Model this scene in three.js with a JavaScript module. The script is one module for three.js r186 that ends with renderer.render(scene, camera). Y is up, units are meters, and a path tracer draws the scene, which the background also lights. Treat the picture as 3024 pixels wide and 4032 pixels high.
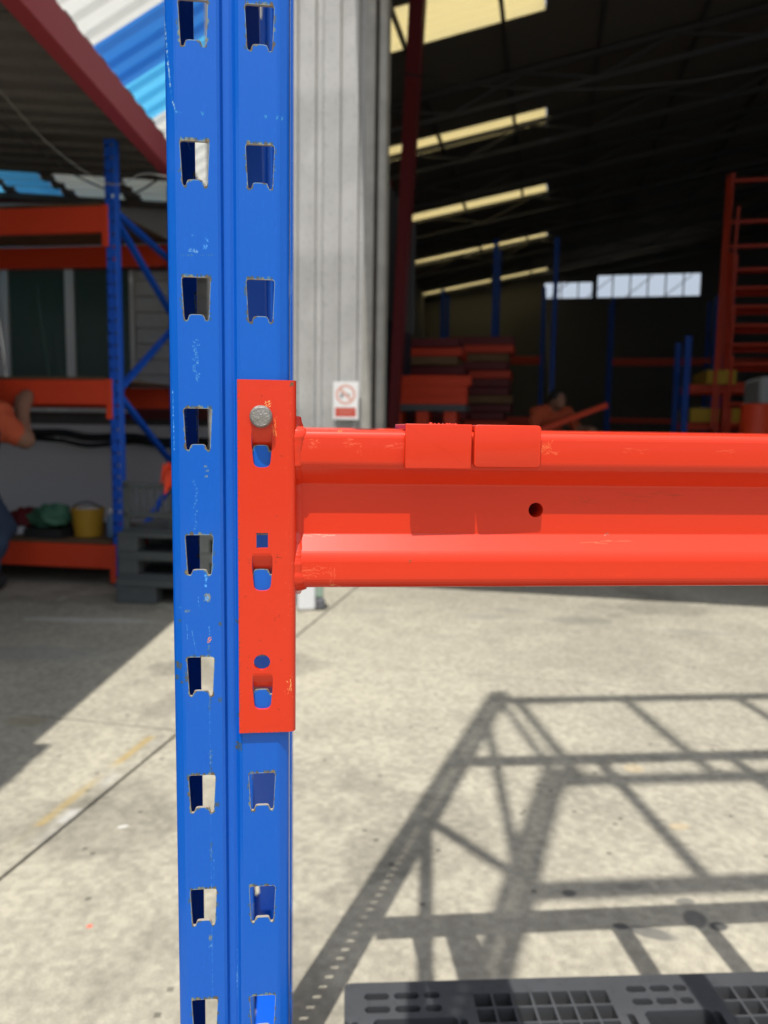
import * as THREE from 'three';
import { mergeGeometries, mergeVertices, toCreasedNormals } from 'three/addons/utils/BufferGeometryUtils.js';
import { RoundedBoxGeometry } from 'three/addons/geometries/RoundedBoxGeometry.js';
import { MarchingCubes } from 'three/addons/objects/MarchingCubes.js';
import { Brush, Evaluator, SUBTRACTION } from 'three-bvh-csg';

// ------------------------------------------------------------------ camera, sky, sun, exposure
const R = (d) => d * Math.PI / 180;
const scene = new THREE.Scene();
const camera = new THREE.PerspectiveCamera(67.29, 768 / 1024, 0.02, 400);
camera.position.set(0, 1.05, 0);
camera.rotation.order = 'YXZ';
camera.rotation.set(R(-6.246), R(-6.6), R(0.819));
camera.focus = 0.47;
camera.userData.fStop = 8.5;
const SUN = new THREE.Vector3(-0.49, 3, 1).normalize();
// hazy tropical sky: pale at the horizon, light blue overhead, a broad glow round the sun
const skyTex = (() => {
  const W = 512, Hh = 256, d = new Float32Array(W * Hh * 4);
  for (let j = 0; j < Hh; j++) for (let i = 0; i < W; i++) {
    const el = ((j + 0.5) / Hh - 0.5) * Math.PI, az = ((i + 0.5) / W - 0.5) * 2 * Math.PI, y = Math.sin(el), c = Math.cos(el);
    const mu = Math.max(-1, Math.min(1, c * Math.cos(az) * SUN.x + y * SUN.y + c * Math.sin(az) * SUN.z)), ang = Math.acos(mu);
    const h = Math.pow(1 - Math.max(0, y), 2.2), glow = 1.7 * Math.exp(-ang / 0.5), k = (j * W + i) * 4;
    const lo = [0.44, 0.49, 0.54], hi = [0.50, 0.62, 0.84];
    for (let n = 0; n < 3; n++) d[k + n] = y < 0 ? 0.30 : hi[n] + (lo[n] - hi[n]) * h + glow * [1, 0.97, 0.92][n];
    d[k + 3] = 1;
  }
  const t = new THREE.DataTexture(d, W, Hh, THREE.RGBAFormat, THREE.FloatType); t.mapping = THREE.EquirectangularReflectionMapping; t.magFilter = t.minFilter = THREE.LinearFilter; t.needsUpdate = true; return t;
})();
scene.background = skyTex;
scene.environment = skyTex;
const sun = new THREE.DirectionalLight(new THREE.Color(1, 0.965, 0.915), 4.9);
sun.position.copy(SUN).multiplyScalar(30);
sun.castShadow = true;
sun.shadow.mapSize.set(4096, 4096);
Object.assign(sun.shadow.camera, { left: -12, right: 12, top: 12, bottom: -12, near: 1, far: 70 });
scene.add(sun);
const renderer = new THREE.WebGLRenderer({ antialias: true });
renderer.toneMapping = THREE.LinearToneMapping;
renderer.toneMappingExposure = 1.0;
renderer.shadowMap.enabled = true;

// ------------------------------------------------------------------ helpers
let seed = 12345;
const rnd = () => { seed = (seed * 1664525 + 1013904223) >>> 0; return seed / 4294967296; };
const rr = (a, b) => a + (b - a) * rnd();
const hash = (x, y) => { let h = (x * 374761393 + y * 668265263) | 0; h = Math.imul(h ^ (h >>> 13), 1274126177); return ((h ^ (h >>> 16)) >>> 0) / 4294967296; };
function vnoise(x, y, per) {
  const xi = Math.floor(x), yi = Math.floor(y), fx = x - xi, fy = y - yi;
  const m = (v) => ((v % per) + per) % per, s = (t) => t * t * (3 - 2 * t), u = s(fx), v = s(fy);
  const a = hash(m(xi), m(yi)), b = hash(m(xi + 1), m(yi)), c = hash(m(xi), m(yi + 1)), d = hash(m(xi + 1), m(yi + 1));
  return a + (b - a) * u + (c - a) * v + (a - b - c + d) * u * v;
}
function fbm(u, v, base, oct) { let s = 0, a = 0.5, f = base, n = 0; for (let i = 0; i < oct; i++) { s += a * vnoise(u * f + i * 17, v * f + i * 31, f); n += a; a *= 0.55; f *= 2; } return s / n; }
function dataTex(w, h, fn, srgb) {
  const d = new Uint8Array(w * h * 4);
  for (let j = 0; j < h; j++) for (let i = 0; i < w; i++) {
    const c = fn(i / w, j / h), k = (j * w + i) * 4;
    d[k] = Math.max(0, Math.min(255, c[0] * 255)); d[k + 1] = Math.max(0, Math.min(255, c[1] * 255)); d[k + 2] = Math.max(0, Math.min(255, c[2] * 255)); d[k + 3] = 255;
  }
  const t = new THREE.DataTexture(d, w, h); t.wrapS = t.wrapT = THREE.RepeatWrapping; t.magFilter = THREE.LinearFilter; t.minFilter = THREE.LinearMipmapLinearFilter; t.generateMipmaps = true;
  if (srgb) t.colorSpace = THREE.SRGBColorSpace; t.needsUpdate = true; return t;
}
function canvasTex(w, h, draw, srgb = true) {
  const c = document.createElement('canvas'); c.width = w; c.height = h; draw(c.getContext('2d'), w, h);
  const t = new THREE.CanvasTexture(c); t.wrapS = t.wrapT = THREE.RepeatWrapping; if (srgb) t.colorSpace = THREE.SRGBColorSpace; return t;
}
const lin = (r, g, b) => new THREE.Color().setRGB(r, g, b);
const std = (c, roughness = 0.6, o = {}) => new THREE.MeshStandardMaterial({ color: Array.isArray(c) ? lin(...c) : c, roughness, ...o });
const phys = (c, roughness = 0.6, o = {}) => new THREE.MeshPhysicalMaterial({ color: Array.isArray(c) ? lin(...c) : c, roughness, ...o });
const taken = {};
function numbered(n) { const k = taken[n] = (taken[n] ?? -1) + 1; return k ? `${n}_${String(k).padStart(3, '0')}` : n; }
function shadows(o) { o.castShadow = o.receiveShadow = true; return o; }
function add(parent, name, geo, material, label) {
  const m = shadows(new THREE.Mesh(geo, material)); m.name = name; parent.add(m);
  if (label) m.userData.label = label; return m;
}
function tag(o, label, category, group) { o.userData.label = label; o.userData.category = category; if (group) o.userData.group = group; return o; }
function thing(name, label, category, pos = [0, 0, 0], turn = 0, group) {
  const g = new THREE.Group(); g.name = numbered(name); g.position.set(...pos); g.rotation.y = turn; scene.add(g); return tag(g, label, category, group);
}
function one(name, geo, material, label, category, pos = [0, 0, 0], turn = 0, group) {
  const m = shadows(new THREE.Mesh(geo, material)); m.name = numbered(name); m.position.set(...pos); m.rotation.y = turn; scene.add(m); return tag(m, label, category, group);
}
const box = (x0, x1, y0, y1, z0, z1) => new THREE.BoxGeometry(x1 - x0, y1 - y0, z1 - z0).translate((x0 + x1) / 2, (y0 + y1) / 2, (z0 + z1) / 2);
const rbox = (x0, x1, y0, y1, z0, z1, r = 0.004) => new RoundedBoxGeometry(x1 - x0, y1 - y0, z1 - z0, 2, r).translate((x0 + x1) / 2, (y0 + y1) / 2, (z0 + z1) / 2);
const V = (x, y, z) => new THREE.Vector3(x, y, z);
function bar(a, b, w, d, r = 0) { // straight square bar from a to b
  a = V(...a); b = V(...b); const L = a.distanceTo(b), g = r ? new RoundedBoxGeometry(w, L, d, 2, r) : new THREE.BoxGeometry(w, L, d);
  const q = new THREE.Quaternion().setFromUnitVectors(V(0, 1, 0), b.clone().sub(a).normalize());
  return g.applyQuaternion(q).translate((a.x + b.x) / 2, (a.y + b.y) / 2, (a.z + b.z) / 2);
}
function tube(pts, r, seg = 40, rad = 8) { return new THREE.TubeGeometry(new THREE.CatmullRomCurve3(pts.map((p) => V(...p))), seg, r, rad); }
function planarUV(g, s = 1, ox = 0) { // uv in metres by dominant normal axis
  const p = g.attributes.position, n = g.attributes.normal, uv = new Float32Array(p.count * 2);
  for (let i = 0; i < p.count; i++) {
    const ax = Math.abs(n.getX(i)), ay = Math.abs(n.getY(i)), az = Math.abs(n.getZ(i));
    if (ay >= ax && ay >= az) { uv[2 * i] = p.getX(i) * s; uv[2 * i + 1] = p.getZ(i) * s; }
    else if (az >= ax) { uv[2 * i] = (p.getX(i) + ox) * s; uv[2 * i + 1] = p.getY(i) * s; }
    else { uv[2 * i] = p.getZ(i) * s; uv[2 * i + 1] = p.getY(i) * s; }
  }
  g.setAttribute('uv', new THREE.BufferAttribute(uv, 2)); return g;
}
function sheet(center, t) { // closed thin section from a centre line [[x,z],...]
  const n = center.length, A = [], B = [];
  for (let i = 0; i < n; i++) {
    const p = center[Math.max(0, i - 1)], q = center[Math.min(n - 1, i + 1)], dx = q[0] - p[0], dz = q[1] - p[1], L = Math.hypot(dx, dz);
    A.push([center[i][0] - dz / L * t / 2, center[i][1] + dx / L * t / 2]); B.push([center[i][0] + dz / L * t / 2, center[i][1] - dx / L * t / 2]);
  }
  return [...A, ...B.reverse()];
}
function shapeOf(pts) { const s = new THREE.Shape(); pts.forEach((p, i) => i ? s.lineTo(p[0], p[1]) : s.moveTo(p[0], p[1])); s.closePath(); return s; }
// section given in (x, z), swept along y from y0 to y1
function sweepY(pts, y0, y1) {
  const g = new THREE.ExtrudeGeometry(shapeOf(pts.map(([x, z]) => [x, -z])), { depth: y1 - y0, bevelEnabled: false, curveSegments: 6 });
  return g.rotateX(-Math.PI / 2).translate(0, y0, 0);
}
// section given in (z, y), swept along x from x0 to x1
function sweepX(pts, x0, x1) {
  const g = new THREE.ExtrudeGeometry(shapeOf(pts.map(([z, y]) => [-z, y])), { depth: x1 - x0, bevelEnabled: false });
  return g.rotateY(Math.PI / 2).translate(x0, 0, 0);
}
// section given in (x, y), swept along z from z0 to z1
function sweepZ(pts, z0, z1) { return new THREE.ExtrudeGeometry(shapeOf(pts), { depth: z1 - z0, bevelEnabled: false }).translate(0, 0, z0); }
function rounded(pts, rads, seg = 5) { // round the corners of a closed polygon
  const out = [], n = pts.length;
  for (let i = 0; i < n; i++) {
    const p = pts[i], a = pts[(i + n - 1) % n], b = pts[(i + 1) % n], r = Array.isArray(rads) ? rads[i] : rads;
    if (!r) { out.push(p); continue; }
    const da = [a[0] - p[0], a[1] - p[1]], db = [b[0] - p[0], b[1] - p[1]], la = Math.hypot(...da), lb = Math.hypot(...db);
    const P0 = [p[0] + da[0] / la * r, p[1] + da[1] / la * r], P1 = [p[0] + db[0] / lb * r, p[1] + db[1] / lb * r];
    for (let k = 0; k <= seg; k++) { const t = k / seg, u = 1 - t; out.push([u * u * P0[0] + 2 * u * t * p[0] + t * t * P1[0], u * u * P0[1] + 2 * u * t * p[1] + t * t * P1[1]]); }
  }
  return out;
}
const evaluator = new Evaluator(); evaluator.useGroups = true; evaluator.attributes = ['position', 'normal'];
function cut(geo, holes) { // subtract; returns { body, edges } so that cut faces can carry bare metal
  const m0 = new THREE.MeshBasicMaterial(), m1 = new THREE.MeshBasicMaterial();
  const prep = (g) => { const k = g.index ? g.toNonIndexed() : g.clone(); k.clearGroups(); for (const a of Object.keys(k.attributes)) if (a !== 'position' && a !== 'normal') k.deleteAttribute(a); return k; };
  let cur = new Brush(prep(geo), m0); cur.updateMatrixWorld();
  const h = new Brush(prep(holes), m1); h.updateMatrixWorld();
  const res = evaluator.evaluate(cur, h, SUBTRACTION), g = res.geometry, mats = Array.isArray(res.material) ? res.material : [res.material];
  const idx = g.index ? g.index.array : null, P = g.attributes.position, N = g.attributes.normal, parts = { body: [[], []], edges: [[], []] };
  for (const gr of g.groups) {
    const to = mats[gr.materialIndex] === m1 ? parts.edges : parts.body;
    for (let i = gr.start; i < gr.start + gr.count; i++) { const v = idx ? idx[i] : i; to[0].push(P.getX(v), P.getY(v), P.getZ(v)); to[1].push(N.getX(v), N.getY(v), N.getZ(v)); }
  }
  const mk = ([p, n]) => { const q = new THREE.BufferGeometry(); q.setAttribute('position', new THREE.Float32BufferAttribute(p, 3)); q.setAttribute('normal', new THREE.Float32BufferAttribute(n, 3)); q.setAttribute('uv', new THREE.Float32BufferAttribute(new Float32Array(p.length / 3 * 2), 2)); return q; };
  return { body: mk(parts.body), edges: mk(parts.edges) };
}
function soft(g, angle = 35) { const k = g.index ? g.toNonIndexed() : g; const o = toCreasedNormals(k, R(angle)); return o; }
function dropCaps(g, ys) { // remove the end faces of a module so that modules join
  const P = g.attributes.position, N = g.attributes.normal, p = [], n = [];
  for (let i = 0; i < P.count; i += 3) {
    if (ys.some((y) => [0, 1, 2].every((k) => Math.abs(P.getY(i + k) - y) < 1e-6))) continue;
    for (let k = 0; k < 3; k++) { p.push(P.getX(i + k), P.getY(i + k), P.getZ(i + k)); n.push(N.getX(i + k), N.getY(i + k), N.getZ(i + k)); }
  }
  const q = new THREE.BufferGeometry(); q.setAttribute('position', new THREE.Float32BufferAttribute(p, 3)); q.setAttribute('normal', new THREE.Float32BufferAttribute(n, 3)); return q;
}

// ------------------------------------------------------------------ surface textures
const peel = dataTex(256, 256, (u, v) => { const n = fbm(u, v, 16, 4); return [n, n, n]; });
peel.repeat.set(1, 1);
const tone = dataTex(512, 512, (u, v) => { const n = 0.82 + 0.18 * fbm(u, v, 4, 6), s = fbm(u, v, 64, 2) > 0.72 ? 0.93 : 1; return [n * s, n * s, n * s]; }, true);
const grime = dataTex(512, 512, (u, v) => { const n = 0.80 + 0.20 * fbm(u * 1, v * 1, 8, 5), st = 0.97 + 0.03 * vnoise(u * 64, v * 3, 64); const k = n * st; return [k, k * 0.98, k * 0.94]; }, true);
const woodTex = dataTex(512, 512, (u, v) => { const g = vnoise(u * 6 + fbm(u, v, 4, 3), v * 90, 1024) * 0.5 + fbm(u, v, 8, 4) * 0.5; const k = 0.55 + 0.45 * g; return [k * 0.78, k * 0.6, k * 0.42]; }, true);
// yard concrete: 6.4 m square tile; stains and paint marks are drawn where the photograph shows them
const YARD = 6.4;
const yardTex = (() => {
  const N = 2048, d = new Uint8Array(N * N * 4);
  const blot = [ // x, z, rx, rz, turn, strength, colour
    [0.74, -1.44, 0.05, 0.022, 0.5, 0.62, [0.10, 0.10, 0.095]], [0.69, -1.465, 0.02, 0.012, 0.2, 0.75, [0.06, 0.06, 0.06]], [0.86, -1.475, 0.022, 0.03, 0.4, 0.62, [0.10, 0.10, 0.095]], [0.9, -1.445, 0.018, 0.012, 0, 0.8, [0.06, 0.06, 0.06]], [0.87, -1.535, 0.022, 0.012, 0, 0.55, [0.10, 0.10, 0.095]],
    [0.77, -1.6, 0.03, 0.012, 0, 0.55, [0.2, 0.19, 0.17]], [0.62, -1.59, 0.018, 0.014, 0, 0.7, [0.09, 0.09, 0.085]],
    [1.57, -4.04, 0.16, 0.10, 0.3, 0.42, [0.27, 0.26, 0.22]], [1.05, -4.15, 0.12, 0.07, 0.2, 0.42, [0.28, 0.27, 0.23]], [1.25, -4.3, 0.10, 0.04, 0.2, 0.42, [0.25, 0.24, 0.21]], [2.1, -3.75, 0.22, 0.03, 0.3, 0.4, [0.27, 0.26, 0.23]], [0.72, -3.75, 0.10, 0.03, 0, 0.35, [0.3, 0.29, 0.25]], [0.45, -4.3, 0.12, 0.05, 0, 0.35, [0.3, 0.29, 0.25]],
    [-0.95, -2.75, 0.09, 0.06, 0.3, 0.5, [0.30, 0.27, 0.17]], [-0.43, -1.57, 0.006, 0.007, 0, 1, [0.85, 0.20, 0.13]], [-0.72, -1.62, 0.012, 0.006, 0.4, 0.8, [0.75, 0.74, 0.7]], [-0.45, -1.98, 0.013, 0.006, -0.3, 0.8, [0.75, 0.74, 0.7]],
    [1.02, -1.85, 0.03, 0.02, 0, 0.35, [0.62, 0.44, 0.22]], [1.05, -2.2, 0.03, 0.03, 0, 0.3, [0.62, 0.44, 0.22]],
    [-1.2, -3.6, 0.35, 0.12, 0.2, 0.45, [0.3, 0.3, 0.28]], [-1.5, -3.2, 0.3, 0.08, 0.1, 0.4, [0.3, 0.3, 0.28]], [-1.1, -4.2, 0.4, 0.05, 0.15, 0.5, [0.62, 0.62, 0.6]],
  ];
  for (let j = 0; j < N; j++) for (let i = 0; i < N; i++) {
    const u = i / N, v = j / N, x = u * YARD - 2.4, z = -v * YARD + 0.4;
    const big = fbm(u, v, 5, 3), mid = fbm(u, v, 36, 3), fine = vnoise(u * 420, v * 420, 420), grit = hash(i, j);
    let k = 0.795 + 0.13 * (big - 0.5) + 0.12 * (mid - 0.5) + 0.13 * (fine - 0.5) + 0.09 * (grit - 0.5);
    if (hash(i >> 2, (j >> 2) + 977) > 0.9982) k *= 0.7; const dm = fbm(u + 0.7, v + 0.2, 14, 4); if (dm > 0.62) k *= 1 - Math.min(0.12, (dm - 0.62) * 1.6);
    let c = [0.79 * k, 0.76 * k, 0.675 * k];
    // worn yellow line and pale scuffed strip along the joint
    const t = (z + 1.757) / (-2.576 + 1.757), lx = -0.675 + 0.265 * t, off = x - lx;
    if (t > -0.2 && t < 1.0) {
      const yl = Math.exp(-Math.pow((off + 0.075) / 0.014, 2)) * Math.min(1, Math.max(0, fbm(u, v, 40, 3) * 2.4 - 0.5)) * (t > 0.30 ? 1 : 0.1);
      c = [c[0] + (0.72 - c[0]) * yl * 0.55, c[1] + (0.58 - c[1]) * yl * 0.55, c[2] + (0.28 - c[2]) * yl * 0.55];
      const wl = Math.exp(-Math.pow((off + 0.03) / 0.02, 2)) * Math.max(0, fbm(u, v, 60, 3) * 2.4 - 0.95);
      c = c.map((q) => q + (0.88 - q) * wl * 0.6);
      const dl = Math.exp(-Math.pow((off + 0.03) / 0.05, 2)) * Math.max(0, fbm(u + 0.3, v, 24, 3) * 2.2 - 0.95);
      c = c.map((q) => q * (1 - 0.35 * Math.min(1, dl)));
    }
    const wob = 0.65 + 0.8 * fbm(u, v, 70, 3);
    for (const [bx, bz, rx, rz, a, s, col] of blot) {
      const dx = x - bx, dz = z - bz; if (Math.abs(dx) > 0.7 || Math.abs(dz) > 0.7) continue;
      const ca = Math.cos(a), sa = Math.sin(a), e = Math.hypot((dx * ca + dz * sa) / rx, (-dx * sa + dz * ca) / rz) * wob;
      const m = s * Math.max(0, Math.min(1, (1.15 - e) * 3.2)); if (m <= 0) continue;
      c = c.map((q, n) => q + (Math.sqrt(col[n]) * 0.98 - q) * m);
    }
    const o = (j * N + i) * 4; for (let n = 0; n < 3; n++) d[o + n] = Math.max(0, Math.min(255, c[n] * 255)); d[o + 3] = 255;
  }
  const t = new THREE.DataTexture(d, N, N); t.wrapS = t.wrapT = THREE.RepeatWrapping; t.magFilter = THREE.LinearFilter; t.minFilter = THREE.LinearMipmapLinearFilter; t.generateMipmaps = true; t.colorSpace = THREE.SRGBColorSpace; t.needsUpdate = true; return t;
})();

// ------------------------------------------------------------------ materials
const M = {
  concrete: std(0xffffff, 0.9, { map: yardTex, bumpMap: peel, bumpScale: 0.0006 }),
  joint: std([0.14, 0.13, 0.11], 0.95),
  blue: phys([0.002, 0.09, 0.55], 0.42, { bumpMap: peel, bumpScale: 0.00005 }),
  blueFar: std([0.002, 0.09, 0.55], 0.5),
  red: phys([0.88, 0.058, 0.016], 0.36, { specularIntensity: 0.7, bumpMap: peel, bumpScale: 0.00006 }),
  orange: std([0.72, 0.055, 0.012], 0.5),
  bare: std([0.42, 0.36, 0.29], 0.55, { metalness: 0.25 }),
  pin: std([0.30, 0.28, 0.25], 0.5, { metalness: 0.6, bumpMap: peel, bumpScale: 0.0007 }),
  plastic: std([0.075, 0.078, 0.082], 0.5, { map: tone }),
  greyPlastic: std([0.10, 0.11, 0.105], 0.7, { map: tone }),
  wall: std([0.54, 0.53, 0.50], 0.55, { map: tone }),
  trim: std([0.46, 0.46, 0.44], 0.7, { map: grime }),
  rustTrim: std([0.07, 0.06, 0.05], 0.8, { map: grime }),
  maroon: std([0.36, 0.045, 0.055], 0.5),
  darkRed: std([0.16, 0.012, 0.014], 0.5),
  roof: std([0.20, 0.185, 0.165], 0.75, { map: tone }),
  roofDark: std([0.17, 0.16, 0.145], 0.8),
  steel: std([0.09, 0.09, 0.095], 0.6),
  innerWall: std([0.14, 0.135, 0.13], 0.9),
  navy: std([0.018, 0.026, 0.045], 0.7),
  siding: std([0.78, 0.77, 0.75], 0.6, { map: tone }),
  frameWhite: std([0.80, 0.79, 0.76], 0.5),
  glass: phys([0.06, 0.11, 0.09], 0.3),
  plaster: std([0.86, 0.86, 0.87], 0.85),
  wood: std([0.7, 0.7, 0.7], 0.8, { map: woodTex }),
  ply: std([0.42, 0.42, 0.42], 0.85, { map: woodTex }),
  clearSheet: phys([0.97, 0.93, 0.82], 1, { transmission: 0.7, thickness: 0 }),
  whiteSheet: phys([0.95, 0.94, 0.90], 1, { transmission: 0.6, thickness: 0 }),
  blueSheet: phys([0.22, 0.54, 0.88], 1, { transmission: 0.55, thickness: 0 }),
  skySheet: phys([0.38, 0.80, 0.97], 1, { transmission: 0.65, thickness: 0 }),
  creamSheet: phys([0.96, 0.88, 0.62], 1, { transmission: 0.65, thickness: 0 }),
  wire: std([0.02, 0.02, 0.02], 0.6),
  paleWire: std([0.4, 0.4, 0.38], 0.6),
  yellow: std([0.62, 0.40, 0.02], 0.5),
  bucket: std([0.62, 0.36, 0.03], 0.5, { map: grime }),
  body: std(0xffffff, 0.85, { vertexColors: true }),
  hair: std([0.012, 0.01, 0.009], 0.7),
};

// ------------------------------------------------------------------ frames of the place
const WH = { o: V(0.62, 0, -5.05), a: R(-18.5) };     // warehouse: x along its front, -z inwards
const SH = { o: V(0, 0, 0), a: R(-7.5) };             // open shed
const inFrame = (F) => (x, y, z) => [F.o.x + x * Math.cos(F.a) + z * Math.sin(F.a), y, F.o.z - x * Math.sin(F.a) + z * Math.cos(F.a)];
const wh = inFrame(WH), sh = inFrame(SH);

// ------------------------------------------------------------------ ground
{
  const base = shadows(new THREE.Mesh(new THREE.PlaneGeometry(160, 160).rotateX(-Math.PI / 2), M.joint)); base.position.y = -0.012; base.name = 'ground'; base.userData.kind = 'structure'; scene.add(base);
  const yard = new THREE.Group(); yard.name = 'concrete_yard'; yard.userData.kind = 'structure'; yard.position.copy(WH.o); yard.rotation.y = WH.a; scene.add(yard);
  const g = 0.005;
  const slab = (x0, x1, z0, z1) => {
    const b = 0.004, pts = rounded([[x0 + g, z0 + g], [x1 - g, z0 + g], [x1 - g, z1 - g], [x0 + g, z1 - g]], 0.02, 2);
    const geo = new THREE.ExtrudeGeometry(shapeOf(pts.map(([x, z]) => [x, -z])), { depth: 0.05, bevelEnabled: true, bevelSize: b, bevelThickness: b, bevelOffset: -b, bevelSegments: 2 }).rotateX(-Math.PI / 2).translate(0, -0.054, 0);
    const p = geo.attributes.position, uv = geo.attributes.uv;
    for (let i = 0; i < p.count; i++) { const [X, , Z] = wh(p.getX(i), 0, p.getZ(i)); uv.setXY(i, (X + 2.4) / YARD, (-Z + 0.4) / YARD); }
    add(yard, 'slab', geo, M.concrete);
  };
  const cols = [[-9, -4.2, [-30, -5, -1.1, 2.62, 6.2, 12]], [-4.2, -0.19, [-30, -5, -1.1, 2.62, 6.2, 12]], [-0.19, 3.6, [-30, -12, -6, -1.9, 1.75, 5.3, 12]], [3.6, 7.4, [-30, -12, -6, -1.9, 1.75, 5.3, 12]], [7.4, 17, [-30, -12, -1.9, 5.3, 12]]];
  for (const [x0, x1, zs] of cols) for (let i = 0; i < zs.length - 1; i++) slab(x0, x1, zs[i], zs[i + 1]);
}

// ------------------------------------------------------------------ the perforated upright
const PITCH = 0.075, UW = 0.035;
const uprightSection = (() => {
  const c = [[-0.0255, -0.0595], [-0.031, -0.0595], [-0.0333, -0.0587], [-0.034, -0.0565], [-0.034, -0.0062], [-0.0336, -0.0042], [-0.0328, -0.0034], [-0.0290, -0.00135], [-0.0278, -0.001],
    [-0.0060, -0.001], [-0.0052, -0.0014], [-0.0043, -0.0042], [-0.0034, -0.0050], [-0.0012, -0.0046], [0.0006, -0.0046], [0.0022, -0.0050], [0.0034, -0.0044], [0.0052, -0.0016], [0.0064, -0.001],
    [0.0278, -0.001], [0.0290, -0.00135], [0.0328, -0.0034], [0.0336, -0.0042], [0.034, -0.0062], [0.034, -0.0565], [0.0333, -0.0587], [0.031, -0.0595], [0.0255, -0.0595]];
  return sheet(c, 0.002);
})();
function slotShape(cx) { // keyed slot, wider at the top, with a raised tab at its foot; y = 0 is its top edge
  const p = [[-8.2, 0], [8.2, 0], [7.0, -22.6], [6.6, -24.2], [5.2, -24.4], [4.6, -22.6], [4.0, -21.2], [2.6, -20.9], [-2.6, -20.9], [-4.0, -21.2], [-4.6, -22.6], [-5.2, -24.4], [-6.6, -24.2], [-7.0, -22.6]].reverse();
  return rounded(p.map(([x, y]) => [cx + x / 1000, y / 1000]), p.map((_, i) => i >= 12 ? 0.0018 : i === 0 || i === 11 ? 0.0012 : 0.0006), 3);
}
const moduleParts = (() => {
  const m = sweepY(uprightSection, -PITCH / 2, PITCH / 2);
  const holes = mergeGeometries([sweepZ(slotShape(-0.0185), -0.01, 0.01).translate(0, 0.012, 0), sweepZ(slotShape(0.0182), -0.01, 0.01).translate(0, 0.012, 0)]);
  const r = cut(m, holes);
  return { body: dropCaps(soft(r.body, 8), [PITCH / 2, -PITCH / 2]), edges: r.edges };
})();
const TEXY0 = 0.6, TEXH = 0.75;
function uprightGeo(yTop, n, part) { // n pitches hanging down from yTop; slot tops 25.5 mm under each pitch line
  const gs = [];
  for (let k = 0; k < n; k++) { const g = moduleParts[part].clone(); g.deleteAttribute('uv'); gs.push(g.translate(0, yTop - PITCH * (k + 0.5), 0)); }
  const g = mergeGeometries(gs), p = g.attributes.position, uv = new Float32Array(p.count * 2);
  for (let i = 0; i < p.count; i++) { uv[2 * i] = (p.getX(i) + UW) / (2 * UW); uv[2 * i + 1] = (p.getY(i) - TEXY0) / TEXH; }
  g.setAttribute('uv', new THREE.BufferAttribute(uv, 2)); return g;
}
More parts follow.
